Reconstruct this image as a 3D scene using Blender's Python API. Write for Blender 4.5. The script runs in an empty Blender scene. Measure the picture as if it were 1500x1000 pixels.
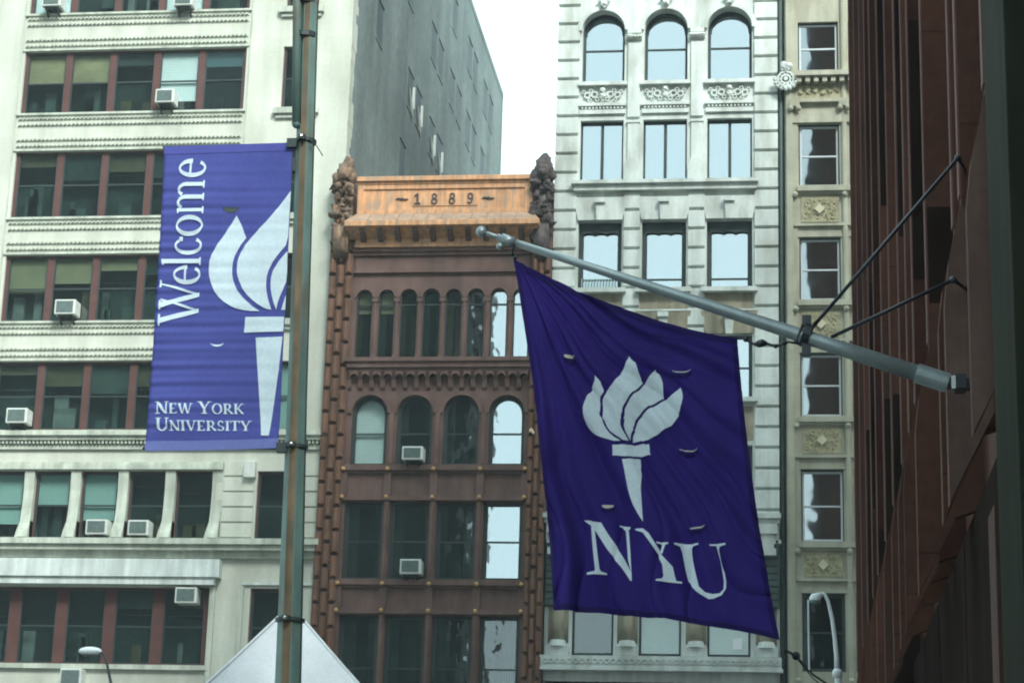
import bpy, bmesh, math, random
from mathutils import Vector, noise
random.seed(7)
sc = bpy.context.scene
COL = sc.collection
R = math.radians

# ------------------------------------------------------------------ camera geometry (surveyed from the photograph)
FPX, PITCH, ROLL, YAW = 3181.0, R(15.71), R(1.71), R(-7.6)
EYE = 1.6
def _axes():
    sy, cy, sp, cp = math.sin(YAW), math.cos(YAW), math.sin(PITCH), math.cos(PITCH)
    fw = Vector((sy*cp, cy*cp, sp)); r = Vector((cy, -sy, 0)); u = r.cross(fw)
    cr, sr = math.cos(ROLL), math.sin(ROLL)
    return cr*r+sr*u, -sr*r+cr*u, fw
AR, AU, AF = _axes()
def ray(px, py):
    return AR*((px-750)/FPX) - AU*((py-500)/FPX) + AF
def at(px, py, Y=80.0):
    d = ray(px, py); t = Y/d.y
    return d.x*t, EYE+d.z*t

# ------------------------------------------------------------------ mesh helpers
class MB:
    def __init__(s): s.v = []; s.f = []; s.c = []
    def cut(s): s.c.append((len(s.v), len(s.f)))      # what follows is a piece of its own
    def add(s, vs, fs):
        o = len(s.v); s.v += [tuple(v) for v in vs]; s.f += [tuple(i+o for i in f) for f in fs]
    def box(s, x0, x1, y0, y1, z0, z1):
        s.add([(x0,y0,z0),(x1,y0,z0),(x1,y1,z0),(x0,y1,z0),(x0,y0,z1),(x1,y0,z1),(x1,y1,z1),(x0,y1,z1)],
              [(0,3,2,1),(4,5,6,7),(0,1,5,4),(1,2,6,5),(2,3,7,6),(3,0,4,7)])
    def quad(s, a, b, c, d): s.add([a,b,c,d], [(0,1,2,3)])
    def prism_xz(s, poly, y0, y1):        # polygon in x,z extruded along y
        n = len(poly)
        s.add([(x,y0,z) for x,z in poly]+[(x,y1,z) for x,z in poly],
              [tuple(range(n)), tuple(range(2*n-1,n-1,-1))]+[(i,i+n,(i+1)%n+n,(i+1)%n) for i in range(n)])
    def prism_yz(s, poly, x0, x1):
        n = len(poly)
        s.add([(x0,y,z) for y,z in poly]+[(x1,y,z) for y,z in poly],
              [tuple(range(n)), tuple(range(2*n-1,n-1,-1))]+[(i,i+n,(i+1)%n+n,(i+1)%n) for i in range(n)])
    def tube(s, pts, rad, n=10, cap=True):
        pts = [Vector(p) for p in pts]; m = len(pts)
        if not isinstance(rad, (list, tuple)): rad = [rad]*m
        base = len(s.v); ref = None
        for i, p in enumerate(pts):
            t = (pts[min(i+1,m-1)]-pts[max(i-1,0)]).normalized()
            if ref is None: ref = t.orthogonal().normalized()
            ref = (ref-t*ref.dot(t)).normalized(); b = t.cross(ref)
            for k in range(n):
                a = 2*math.pi*(k+.5)/n
                s.v.append(tuple(p+(ref*math.cos(a)+b*math.sin(a))*rad[i]))
        for i in range(m-1):
            for k in range(n):
                a = base+i*n+k; c = base+i*n+(k+1)%n
                s.f.append((a, c, c+n, a+n))
        if cap:
            s.f.append(tuple(base+k for k in range(n))[::-1]); s.f.append(tuple(base+(m-1)*n+k for k in range(n)))
    def ball(s, c, r, seg=10, ring=7, lump=0, sx=1, sy=1, sz=1):
        o = len(s.v); cx, cy, cz = c
        s.v.append((cx,cy,cz+r*sz))
        for i in range(1, ring):
            a = math.pi*i/ring
            for k in range(seg):
                b = 2*math.pi*k/seg
                q = Vector((math.sin(a)*math.cos(b), math.sin(a)*math.sin(b), math.cos(a)))
                rr = r*(1+lump*noise.noise(q*2.3+Vector(c)*3))
                s.v.append((cx+q.x*rr*sx, cy+q.y*rr*sy, cz+q.z*rr*sz))
        s.v.append((cx,cy,cz-r*sz)); L = len(s.v)-1
        for k in range(seg):
            s.f.append((o, o+1+k, o+1+(k+1)%seg)); s.f.append((L, L-seg+(k+1)%seg, L-seg+k))
        for i in range(ring-2):
            for k in range(seg):
                a = o+1+i*seg+k; b = o+1+i*seg+(k+1)%seg
                s.f.append((a, a+seg, b+seg, b))
    def arch_fill(s, x0, x1, zs, zt, y0, y1, ztop=None, n=14, inset=0):
        # masonry between a (half-ellipse) arch springing at zs with crown zt and the straight line ztop
        if ztop is None: ztop = zt
        c = (x0+x1)/2; h = (x1-x0)/2; rx = h-inset
        P = [(c-rx*math.cos(math.pi*i/n), zs+(zt-zs-inset)*math.sin(math.pi*i/n)) for i in range(n+1)]
        if inset: P = [(x0, zs)]+P+[(x1, zs)]
        for i in range(len(P)-1):
            (a,za),(b,zb) = P[i],P[i+1]
            if b-a < 1e-6: continue
            s.prism_xz([(a,za),(b,zb),(b,ztop),(a,ztop)], y0, y1)
    def ring(s, c, ro, ri, y0, y1, a0=0, a1=math.pi, n=16):
        for i in range(n):
            p, q = a0+(a1-a0)*i/n, a0+(a1-a0)*(i+1)/n
            s.prism_xz([(c[0]+ro*math.cos(p),c[1]+ro*math.sin(p)),(c[0]+ro*math.cos(q),c[1]+ro*math.sin(q)),
                        (c[0]+ri*math.cos(q),c[1]+ri*math.sin(q)),(c[0]+ri*math.cos(p),c[1]+ri*math.sin(p))], y0, y1)
    def build(s, name, mat, parent=None, smooth=False, bevel=0, fix=True):
        if s.c:
            o = None; cs = [(0,0)]+s.c+[(len(s.v),len(s.f))]
            for (v0,f0),(v1,f1) in zip(cs,cs[1:]):
                if f1 == f0: continue
                q = MB(); q.v = s.v[v0:v1]; q.f = [tuple(i-v0 for i in f) for f in s.f[f0:f1]]
                o = q.build(name, mat, parent, smooth, bevel, fix)
            return o
        me = bpy.data.meshes.new(name); me.from_pydata(s.v, [], s.f); me.update()
        if fix:
            bm = bmesh.new(); bm.from_mesh(me); bmesh.ops.recalc_face_normals(bm, faces=bm.faces); bm.to_mesh(me); bm.free()
        if smooth:
            for p in me.polygons: p.use_smooth = True
        me.materials.append(mat)
        o = bpy.data.objects.new(name, me); COL.objects.link(o)
        if bevel:
            b = o.modifiers.new('edge', 'BEVEL'); b.width = bevel; b.segments = 1; b.limit_method = 'ANGLE'
        if parent is not None: o.parent = parent; o.matrix_parent_inverse = parent.matrix_world.inverted()
        return o

def tag(o, label=None, cat=None, group=None, kind=None):
    if label: o['label'] = label
    if cat: o['category'] = cat
    if group: o['group'] = group
    if kind: o['kind'] = kind
    return o
def thing(name, label, cat, loc=(0,0,0), group=None):
    o = bpy.data.objects.new(name, None); COL.objects.link(o); o.empty_display_size = .3
    o.location = loc; bpy.context.view_layer.update()
    return tag(o, label, cat, group)

# ------------------------------------------------------------------ materials
def mat(name, col, rough=.85, var=.12, scale=1.5, streak=0.0, fine=.06, bump=.0, bscale=25, metal=0, stain=None, stainamt=0, spec=.3, blocks=None):
    m = bpy.data.materials.new(name); m.use_nodes = True
    nt = m.node_tree; N = nt.nodes; L = nt.links; b = N['Principled BSDF']
    b.inputs['Roughness'].default_value = rough; b.inputs['Metallic'].default_value = metal
    b.inputs['Specular IOR Level'].default_value = spec
    tc = N.new('ShaderNodeTexCoord'); geo = N.new('ShaderNodeNewGeometry')
    def mapped(sx, sy, sz):
        mp = N.new('ShaderNodeMapping'); mp.inputs['Scale'].default_value = (sx,sy,sz)
        L.new(geo.outputs['Position'], mp.inputs['Vector']); return mp.outputs['Vector']
    def noi(vec, sc_, det=4):
        n = N.new('ShaderNodeTexNoise'); n.inputs['Scale'].default_value = sc_; n.inputs['Detail'].default_value = det
        L.new(vec, n.inputs['Vector']); return n.outputs['Fac']
    def rng(f, lo, hi):
        r = N.new('ShaderNodeMapRange'); r.inputs['From Min'].default_value = .3; r.inputs['From Max'].default_value = .7
        r.inputs['To Min'].default_value = lo; r.inputs['To Max'].default_value = hi
        L.new(f, r.inputs['Value']); return r.outputs['Result']
    def mul(a, bb):
        x = N.new('ShaderNodeMath'); x.operation = 'MULTIPLY'; L.new(a, x.inputs[0]); L.new(bb, x.inputs[1]); return x.outputs[0]
    f = rng(noi(mapped(1,1,1), scale), 1-var, 1+var)
    if fine: f = mul(f, rng(noi(mapped(1,1,1), scale*14, 2), 1-fine, 1+fine))
    if streak: f = mul(f, rng(noi(mapped(3.2,3.2,.22), scale, 5), 1-streak, 1+streak*.5))
    if blocks:
        w, h, jd = blocks
        sep = N.new('ShaderNodeSeparateXYZ'); L.new(geo.outputs['Position'], sep.inputs[0])
        cmb = N.new('ShaderNodeCombineXYZ')
        ad = N.new('ShaderNodeMath'); ad.operation = 'ADD'; L.new(sep.outputs[0], ad.inputs[0]); L.new(sep.outputs[1], ad.inputs[1])
        L.new(ad.outputs[0], cmb.inputs[0]); L.new(sep.outputs[2], cmb.inputs[1])
        br = N.new('ShaderNodeTexBrick'); L.new(cmb.outputs[0], br.inputs['Vector'])
        br.inputs['Scale'].default_value = 1; br.inputs['Brick Width'].default_value = w; br.inputs['Row Height'].default_value = h
        br.inputs['Mortar Size'].default_value = .012; br.inputs['Mortar Smooth'].default_value = .3
        br.inputs['Color1'].default_value = (1,1,1,1); br.inputs['Color2'].default_value = (1-jd*.6,)*3+(1,)
        br.inputs['Mortar'].default_value = (1-jd*1.6,)*3+(1,)
        rg = N.new('ShaderNodeSeparateColor'); L.new(br.outputs['Color'], rg.inputs[0]); f = mul(f, rg.outputs[0])
    mix = N.new('ShaderNodeMix'); mix.data_type = 'RGBA'; mix.blend_type = 'MULTIPLY'; mix.inputs['Factor'].default_value = 1
    mix.inputs['A'].default_value = (*col, 1); L.new(f, mix.inputs['B']); out = mix.outputs['Result']
    if stain:
        m2 = N.new('ShaderNodeMix'); m2.data_type = 'RGBA'; m2.inputs['B'].default_value = (*stain, 1)
        r = N.new('ShaderNodeMapRange'); r.inputs['From Min'].default_value = .48; r.inputs['From Max'].default_value = .72
        r.inputs['To Max'].default_value = stainamt; L.new(noi(mapped(1.6,1.6,.5), scale*1.3, 6), r.inputs['Value'])
        L.new(r.outputs['Result'], m2.inputs['Factor']); L.new(out, m2.inputs['A']); out = m2.outputs['Result']
    L.new(out, b.inputs['Base Color'])
    if bump:
        bp = N.new('ShaderNodeBump'); bp.inputs['Strength'].default_value = bump; bp.inputs['Distance'].default_value = .03
        L.new(noi(mapped(1,1,1), bscale, 5), bp.inputs['Height']); L.new(bp.outputs['Normal'], b.inputs['Normal'])
    return m

def glass(name, refl, tint=(.55,.75,.72), wav=.12, rough=.02, ws=1.2, gcol=(.9,.97,1)):
    m = bpy.data.materials.new(name); m.use_nodes = True
    nt = m.node_tree; N = nt.nodes; L = nt.links; N.clear()
    o = N.new('ShaderNodeOutputMaterial'); mx = N.new('ShaderNodeMixShader'); tr = N.new('ShaderNodeBsdfTransparent'); gl = N.new('ShaderNodeBsdfGlossy')
    tr.inputs['Color'].default_value = (*tint, 1); gl.inputs['Color'].default_value = (*gcol, 1); gl.inputs['Roughness'].default_value = rough
    mx.inputs['Fac'].default_value = refl
    n = N.new('ShaderNodeTexNoise'); n.inputs['Scale'].default_value = ws; n.inputs['Detail'].default_value = 2
    g = N.new('ShaderNodeNewGeometry'); L.new(g.outputs['Position'], n.inputs['Vector'])
    bp = N.new('ShaderNodeBump'); bp.inputs['Strength'].default_value = wav; bp.inputs['Distance'].default_value = .1
    L.new(n.outputs['Fac'], bp.inputs['Height']); L.new(bp.outputs['Normal'], gl.inputs['Normal'])
    L.new(tr.outputs[0], mx.inputs[1]); L.new(gl.outputs[0], mx.inputs[2]); L.new(mx.outputs[0], o.inputs['Surface'])
    return m

def cloth(name, col, transl=.25, rough=.8, weave=.05):
    m = mat(name, col, rough, var=.07, scale=3, fine=weave, bump=.12, bscale=160, spec=.15)
    nt = m.node_tree; N = nt.nodes; L = nt.links; b = N['Principled BSDF']; o = N['Material Output']
    t = N.new('ShaderNodeBsdfTranslucent'); mx = N.new('ShaderNodeMixShader'); mx.inputs['Fac'].default_value = transl
    src = b.inputs['Base Color'].links[0].from_socket; L.new(src, t.inputs['Color'])
    L.new(b.outputs[0], mx.inputs[1]); L.new(t.outputs[0], mx.inputs[2]); L.new(mx.outputs[0], o.inputs['Surface'])
    return m

M = {}
M['cream'] = mat('cream_stone', (.55,.575,.495), .9, .09, .5, streak=.16, fine=.04, blocks=(1.6,.62,.04), stain=(.33,.34,.25), stainamt=.25)
M['creamtrim'] = mat('cream_trim', (.50,.54,.46), .85, .12, 1.2, streak=.22, stain=(.2,.23,.18), stainamt=.55)
M['stucco'] = mat('grey_stucco', (.165,.205,.197), .95, .22, .22, streak=.2, fine=.14, blocks=(.9,.3,.10), stain=(.26,.30,.29), stainamt=.35, bump=.3, bscale=6)
M['redframe'] = mat('red_brown_frame', (.095,.040,.036), .6, .15, 2)
M['darkframe'] = mat('dark_green_frame', (.035,.05,.05), .5, .15, 2)
M['whiteframe'] = mat('pale_frame', (.55,.6,.62), .5, .08, 2)
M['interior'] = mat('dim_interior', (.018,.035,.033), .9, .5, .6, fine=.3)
M['blindolive'] = mat('olive_blind', (.23,.215,.13), .8, .15, 1.2)
M['blindtan'] = mat('tan_blind', (.34,.29,.17), .8, .25, 1.4)
M['blindwhite'] = mat('white_blind', (.85,.88,.9), .8, .04, 1.4)
M['blindteal'] = mat('pale_teal_blind', (.34,.48,.455), .8, .06, 1.4)
M['blinddim'] = mat('dim_shade', (.042,.068,.06), .9, .3, 1.5)
M['blinddim2'] = mat('dim_brown_shade', (.075,.07,.042), .9, .3, 1.5)
M['blindgreydim'] = mat('dim_grey_clutter', (.13,.16,.15), .9, .3, 1.5)
M['blindgrey'] = mat('grey_blind', (.45,.5,.47), .8, .05, 1.4)
M['terra'] = mat('brown_terracotta', (.16,.098,.085), .85, .18, 1.1, streak=.15, bump=.25, bscale=14, stain=(.06,.05,.045), stainamt=.5)
M['terralight'] = mat('orange_brown_terracotta', (.18,.095,.062), .85, .2, 1.6, streak=.12, bump=.3, bscale=14, stain=(.08,.055,.04), stainamt=.6)
M['copper'] = mat('copper', (.64,.33,.16), .5, .2, 2.2, streak=.35, stain=(.30,.25,.20), stainamt=.75, spec=.5)
M['copperdull'] = mat('dull_copper', (.38,.26,.185), .6, .15, 1.3, streak=.25, stain=(.2,.18,.16), stainamt=.6)
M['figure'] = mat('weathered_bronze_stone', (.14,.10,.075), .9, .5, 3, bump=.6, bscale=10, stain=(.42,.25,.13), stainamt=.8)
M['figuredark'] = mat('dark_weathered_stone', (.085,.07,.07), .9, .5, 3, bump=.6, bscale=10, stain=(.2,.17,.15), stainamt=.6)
M['giltbright'] = mat('pale_fitting', (.75,.62,.40), .5, .2, 5)
M['numeral'] = mat('dark_numeral', (.07,.06,.06), .7, .1, 3)
M['gold'] = mat('gilt_boss', (.5,.3,.12), .5, .2, 5)
M['whitefascia'] = mat('pale_fascia', (.60,.66,.63), .7, .1, 1.2, streak=.25, stain=(.3,.34,.3), stainamt=.4)
M['diamond'] = mat('pale_boss', (.55,.52,.36), .85, .1, 2)
M['white'] = mat('pale_limestone', (.60,.65,.61), .88, .09, .8, streak=.2, fine=.05, stain=(.27,.28,.23), stainamt=.6)
M['whitedirty'] = mat('stained_limestone', (.33,.30,.22), .9, .2, 1.2, streak=.25, stain=(.12,.12,.09), stainamt=.7)
M['beige'] = mat('beige_terracotta', (.42,.415,.325), .88, .10, .9, streak=.15, fine=.06, blocks=(.9,.34,.05), stain=(.22,.20,.13), stainamt=.5)
M['beigerelief'] = mat('beige_relief', (.36,.34,.22), .9, .2, 5, bump=.8, bscale=14, stain=(.2,.16,.1), stainamt=.5)
M['pipe'] = mat('dark_green_metal', (.05,.075,.07), .5, .2, 2)
M['black'] = mat('flat_black', (.010,.012,.012), .85, .3, 2, spec=.05)  # plain near-black for shopfront and cable
M['sandstone'] = mat('red_sandstone', (.112,.044,.027), .85, .3, .5, streak=.35, fine=.12, bump=.3, bscale=18, blocks=(40,2.7,.25), stain=(.045,.03,.027), stainamt=.7)
M['sandedge'] = mat('lit_sandstone_edge', (.17,.095,.085), .85, .25, .7, streak=.3, stain=(.08,.04,.035), stainamt=.5)  # edge tone lightened to paint in light caught along the ribs
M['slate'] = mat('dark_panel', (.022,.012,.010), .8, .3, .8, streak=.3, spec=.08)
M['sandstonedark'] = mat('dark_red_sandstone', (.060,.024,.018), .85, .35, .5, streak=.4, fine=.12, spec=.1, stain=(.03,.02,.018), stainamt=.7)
M['sandfoot'] = mat('pale_grey_red_sandstone', (.125,.075,.062), .85, .3, .7, streak=.35, fine=.12, stain=(.07,.035,.028), stainamt=.7)  # paler, greyer stone tone for the two nearest feet
M['recessbrown'] = mat('recess_shade_stone', (.017,.009,.007), .9, .4, .8, streak=.4, spec=.03)  # near-black brown carries the deep shade of the recess
M['greencol'] = mat('green_grey_cladding', (.026,.030,.020), .8, .3, .8, streak=.5, spec=.06)
M['polegreen'] = mat('weathered_green_paint', (.12,.20,.18), .55, .15, 3, streak=.2, stain=(.10,.065,.04), stainamt=.75, spec=.5)
M['polerust'] = mat('rusty_paint', (.16,.115,.07), .8, .25, 5, streak=.35, stain=(.06,.085,.07), stainamt=.6)
M['steel'] = mat('galvanised_steel', (.30,.36,.37), .38, .12, 4, streak=.1, metal=.45, spec=.6)
M['darksteel'] = mat('blackened_steel', (.015,.02,.03), .4, .2, 4, spec=.5)
M['chrome'] = mat('bright_steel', (.6,.63,.62), .25, .1, 4, metal=.8)
M['lampwhite'] = mat('lamp_white_paint', (.7,.76,.78), .4, .05, 3)
M['acwhite'] = mat('ac_casing', (.62,.65,.6), .6, .08, 4, streak=.1)
M['acgrille'] = mat('ac_grille', (.13,.18,.17), .6, .15, 6)
M['canvas'] = cloth('white_canvas', (.74,.79,.82), .15)
M['flag'] = cloth('violet_cloth', (.034,.018,.195), .12)
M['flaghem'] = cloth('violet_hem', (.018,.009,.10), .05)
M['flagart'] = cloth('pale_print', (.78,.88,.95), .1)
M['banner'] = cloth('violet_vinyl', (.105,.125,.42), .38)
M['bannertop'] = cloth('banner_sleeve_cloth', (.08,.09,.33), .1)
M['bannerlow'] = cloth('banner_lower_hem', (.20,.24,.56), .3)
M['bannerart'] = cloth('banner_print', (.70,.84,.90), .25)
M['slitlight'] = mat('pale_slit_light', (.6,.58,.5), .8, .1, 4)
M['glassdark'] = glass('window_glass', .13, (.74,.86,.83), .10)
M['glasssky'] = glass('bright_window_glass', .46, (.6,.75,.78), .05, gcol=(.85,.95,1))
M['glasswavy'] = glass('wavy_window_glass', .34, (.5,.62,.66), .07, ws=.45, gcol=(.85,.93,.97))
M['glassblack'] = glass('unlit_window_glass', .02, (.5,.6,.6), .05)
M['asphalt'] = mat('asphalt', (.05,.05,.052), .9, .15, 1)
M['paving'] = mat('paving', (.28,.28,.26), .9, .1, 1, blocks=(1.5,1.5,.1))
M['brick'] = mat('far_brick', (.035,.045,.045), .9, .2, .3)

# ------------------------------------------------------------------ setting
def slab(name, x0,x1,y0,y1,z0,z1,m):
    b = MB(); b.box(x0,x1,y0,y1,z0,z1); return tag(b.build(name, m), kind='structure')
g = MB(); g.quad((-1500,-1500,0),(1500,-1500,0),(1500,1500,0),(-1500,1500,0)); tag(g.build('ground', M['paving'], fix=False), kind='structure')
slab('road', -200,200,52,74,-.1,.004,M['asphalt'])
slab('side_street', -13,-4.2,-60,51.9,-.1,.004,M['asphalt'])
slab('pavement', -4.1,1.9,-60,50,.003,.14,M['paving'])
slab('far_pavement', -200,200,74.1,81,.003,.14,M['paving'])

# ------------------------------------------------------------------ generic pieces
def wall_grid(mb, x0,x1,z0,z1,holes,y0,y1):
    zs = sorted({z0,z1,*[h[2] for h in holes if z0<h[2]<z1],*[h[3] for h in holes if z0<h[3]<z1]})
    for a,b in zip(zs,zs[1:]):
        m = (a+b)/2; hs = sorted((h[0],h[1]) for h in holes if h[2]<m<h[3]); x = x0
        for p,q in hs:
            if p>x: mb.box(x,p,y0,y1,a,b)
            x = max(x,q)
        if x<x1: mb.box(x,x1,y0,y1,a,b)

def window(parent, x0,x1,z0,z1,Y, fm, sm, jamb=.06, rail=.5, mull=False, glassm=None, blind=None, depth=.22, arch=None, label=None, sash=.045, two=None, archin=.05, curtain=None, clutter=False):
    """frame mesh (the window) with children sash, pane, blind"""
    w = MB(); yb = Y+depth
    w.box(x0,x0+jamb,yb-.09,yb,z0,z1); w.box(x1-jamb,x1,yb-.09,yb,z0,z1)
    w.box(x0+jamb,x1-jamb,yb-.088,yb,z0,z0+.07); w.box(x0+jamb,x1-jamb,yb-.088,yb,z1-.07,z1)
    if arch: w.arch_fill(x0,x1,arch,z1,yb-.085,yb-.002,ztop=z1+.02,inset=archin)
    o = w.build('window', fm, parent)
    if label: o['label'] = label
    a,b,c,d = x0+jamb,x1-jamb,z0+.07,z1-.07
    s = MB(); s.box(a,a+sash,yb-.06,yb+.01,c,d); s.box(b-sash,b,yb-.06,yb+.01,c,d)
    s.box(a+sash,b-sash,yb-.058,yb+.01,c,c+sash); s.box(a+sash,b-sash,yb-.058,yb+.01,d-sash,d)
    if rail: zr = c+(d-c)*rail; s.box(a+sash,b-sash,yb-.064,yb+.01,zr-.03,zr+.03)
    if mull: xm = (a+b)/2; s.box(xm-.06,xm+.06,yb-.066,yb+.01,c+sash,d-sash)
    s.build('sash', sm, o)
    p = MB(); p.quad((a,yb-.015,c),(b,yb-.015,c),(b,yb-.015,d),(a,yb-.015,d)); p.build('pane', glassm or M['glassdark'], o, fix=False)
    if blind:
        fr, bm_, *rest = blind; bot = rest[0] if rest else None
        q = MB(); zt = d; zb = d-(d-c)*fr if bot is None else bot
        n = max(3,int((zt-zb)/.07)); 
        for i in range(n):
            za = zb+(zt-zb)*i/n; zc = zb+(zt-zb)*(i+1)/n
            q.quad((a+.03,yb+.07,za),(b-.03,yb+.07,za),(b-.03,yb+.085,zc-.003),(a+.03,yb+.085,zc-.003))
        q.build('blind', bm_, o, fix=False)
    if clutter:
        q = MB(); rc = random.Random(int(x0*53+z0*17+900)); W_ = b-a
        for _ in range(rc.choice((1,2,2,3))):
            p0 = a+rc.uniform(0,.7)*W_; q.box(p0,min(b,p0+rc.uniform(.12,.45)*W_),yb+.45,yb+.7,c,c+rc.uniform(.15,.6)*(d-c))
        if rc.random() < .5: zz = c+(d-c)*rc.uniform(.6,.85); q.box(a,b,yb+.5,yb+.56,zz,zz+.05)
        q.build('window_clutter', M[rc.choice(('blinddim','blinddim2','blindgreydim','blinddim'))], o)
    if curtain:
        q = MB(); cw, cm = curtain; rc = random.Random(int(x0*97+z0*31)); W_ = b-a
        for lo,hi in ((a+.03,a+.03+W_*cw*rc.uniform(.5,1.2)),(b-.03-W_*cw*rc.uniform(.3,1.2),b-.03)):
            n = 12
            for i in range(n):
                p0 = lo+(hi-lo)*i/n; p1 = lo+(hi-lo)*(i+1)/n; yo = yb+.14
                q.quad((p0,yo+.04*(i%2),c),(p1,yo+.04*((i+1)%2),c),(p1,yo+.04*((i+1)%2),d),(p0,yo+.04*(i%2),d))
        q.build('curtain', cm, o, fix=False)
    return o

ACG = 'window air conditioners'
def aircon(px, py, Y, label, w=.78, h=.52, d=.55, bracket=True, facade=None):
    x, z = at(px, py, Y-d)
    t = thing('air_conditioner', label, 'air conditioner', (x, Y, z-h/2), ACG)
    b = MB(); b.box(x-w/2,x+w/2,Y-d,Y+.12,z-h/2,z+h/2); b.build('case', M['acwhite'], t, bevel=.02)
    g_ = MB(); g_.box(x-w/2+.07,x+w/2-.09,Y-d-.012,Y-d-.002,z-h/2+.07,z+h/2-.06)
    for i in range(8):
        zz = z-h/2+.09+i*(h-.17)/7.5; g_.box(x-w/2+.07,x+w/2-.09,Y-d-.022,Y-d-.011,zz,zz+.012)
    g_.build('grille', M['acgrille'], t)
    if bracket:
        k = MB(); k.box(x-w*.36,x+w*.36,Y-d+.08,Y+.1,z-h/2-.05,z-h/2-.002)
        for s_ in (-1,1): k.prism_yz([(Y-d+.1,z-h/2-.05),(Y+.05,z-h/2-.05),(Y+.05,z-h/2-.35)], x+s_*w*.3-.03, x+s_*w*.3+.03)
        k.build('bracket', M['darkframe'], t)
    return t

# ------------------------------------------------------------------ cream loft building (left)
CY = 80.0
cream = thing('loft_building', 'tall cream stone loft building with red framed window bands behind the banner', 'building', (-25,CY,0))
PX = [-31.33+i*1.877 for i in range(6)]           # window division lines of the main bay
rows = [(38.54,41.4),(34.12,36.86),(29.62,32.46),(25.25,28.03),(20.80,23.60)]
holes = [(PX[0],PX[5],a,b) for a,b in rows]
for k in range(3): holes.append((PX[0],PX[5],42.95+4.4*k,45.8+4.4*k))
r5 = (16.50,19.20); r6 = (11.69,14.66)
c5 = [-31.38,-29.50,-27.63,-25.72,-23.84,-22.0]
holes += [(-31.6,-22.0,r5[0],r5[1]), (-31.6,-22.0,r6[0],r6[1]), (PX[0],PX[5],7.6,10.3)]
nx = (-20.40,-19.05)
for a,b in rows+[r5,r6]: holes.append((nx[0],nx[1],a,b-.02))
for k in range(3): holes.append((nx[0],nx[1],42.95+4.4*k,45.8+4.4*k))
w = MB(); wall_grid(w,-46,-17.62,10.8,52.5,holes,CY,CY+.55); wall_grid(w,-46,-17.9,0,10.8,holes,CY,CY+.55); w.build('wall', M['cream'], cream)
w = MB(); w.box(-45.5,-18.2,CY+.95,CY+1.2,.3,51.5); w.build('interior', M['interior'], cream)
def cream_windows(zr, i, blind=None, **k):
    return window(cream, PX[i],PX[i+1],zr[0],zr[1],CY,M['redframe'],M['darkframe'],jamb=.13,blind=blind,clutter=True,**k)
rb = random.Random(11)
bl = {(1,0):(.5,M['blindtan']),(1,1):(.48,M['blindtan']),(1,2):(.2,M['darkframe']),(1,3):(.82,M['blindwhite']),(1,4):(.25,M['blindteal']),
      (2,1):(.4,M['interior']),(3,0):(.55,M['blindolive']),(3,1):(.40,M['blindolive']),(3,2):(.2,M['blindolive']),(3,4):(1,M['blindteal']),
      (4,4):(1,M['blindteal']),(0,0):(1,M['blindwhite']),(0,3):(1,M['blindwhite']),(2,4):(.6,M['blindtan'])}
for r in range(5):
    for i in range(5): 
        cream_windows(rows[r], i, bl.get((r,i)) or (rb.uniform(.12,.45), rb.choice([M['interior'],M['blinddim'],M['blinddim2']])), glassm=M['glasswavy'] if (r,i)==(1,4) else None)
for k in range(2):
    for i in range(5): cream_windows((42.95+4.4*k,45.8+4.4*k), i)
b5 = [(.78,M['blindteal']),(.5,M['blindteal']),(.72,M['blindteal']),None,None]
for i in range(5):
    a, b = c5[i]+.22, c5[i+1]-(.22 if i<4 else .1)
    window(cream,a,b,r5[0],r5[1],CY,M['redframe'],M['darkframe'],jamb=.05,blind=b5[i],depth=.3,clutter=True)
c6 = [-31.6,-29.70,-27.84,-25.92,-24.02,-22.0]
for i in range(5): window(cream,c6[i],c6[i+1],r6[0],r6[1],CY,M['redframe'],M['darkframe'],jamb=.22,depth=.35,clutter=True,blind=(.25,M['darkframe']) if i==3 else None)
for i in range(5): window(cream,PX[i],PX[i+1],7.6,10.3,CY,M['redframe'],M['darkframe'],jamb=.2)
for j,(a,b) in enumerate(rows+[r5,r6]):
    window(cream,nx[0],nx[1],a,b-.02,CY,M['redframe'],M['darkframe'],jamb=.06,blind=(1,M['blindteal']) if j==4 else None)
for k in range(3): window(cream,nx[0],nx[1],42.95+4.4*k,45.8+4.4*k,CY,M['redframe'],M['darkframe'],jamb=.06)
# beaded courses on the spandrels and slim sills
bd = MB(); sl = MB()
for r in range(5):
    top = rows[r][0]; below = rows[r+1][1] if r<4 else None
    sl.cut(); bd.cut(); sl.box(PX[0]-.12,PX[5]+.12,CY-.10,CY+.2,top-.09,top-.002)
    sl.cut(); sl.box(nx[0]-.25,nx[1]+.25,CY-.22,CY+.2,top-.25,top-.002); sl.box(nx[0]-.15,nx[1]+.15,CY-.12,CY,top-.42,top-.252)
    if below is None: continue
    sl.box(PX[0]-.1,PX[5]+.1,CY-.06,CY,below+.02,below+.10)
    for z in (top-.24, top-.50, below+.50, below+.24):
        bd.box(PX[0]-.02,PX[5]+.02,CY-.035,CY-.001,z-.045,z-.02)
        n = 54
        for i in range(n):
            x = PX[0]+(PX[5]-PX[0])*(i+.5)/n; bd.box(x-.05,x+.05,CY-.10,CY-.001,z-.015,z+.05)
bd.build('beaded_course', M['creamtrim'], cream); sl.build('sill', M['creamtrim'], cream)
# shallow pilaster edges flanking the bay
w = MB()
for x in (PX[0]-.22, PX[5]+.12, -17.95+.05): pass
w.box(PX[5]+.12,PX[5]+.17,CY-.05,CY-.001,20.9,52.4); w.cut(); w.box(PX[0]-.17,PX[0]-.12,CY-.05,CY-.001,20.9,52.4)
w.build('pilaster_edge', M['creamtrim'], cream)
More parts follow.
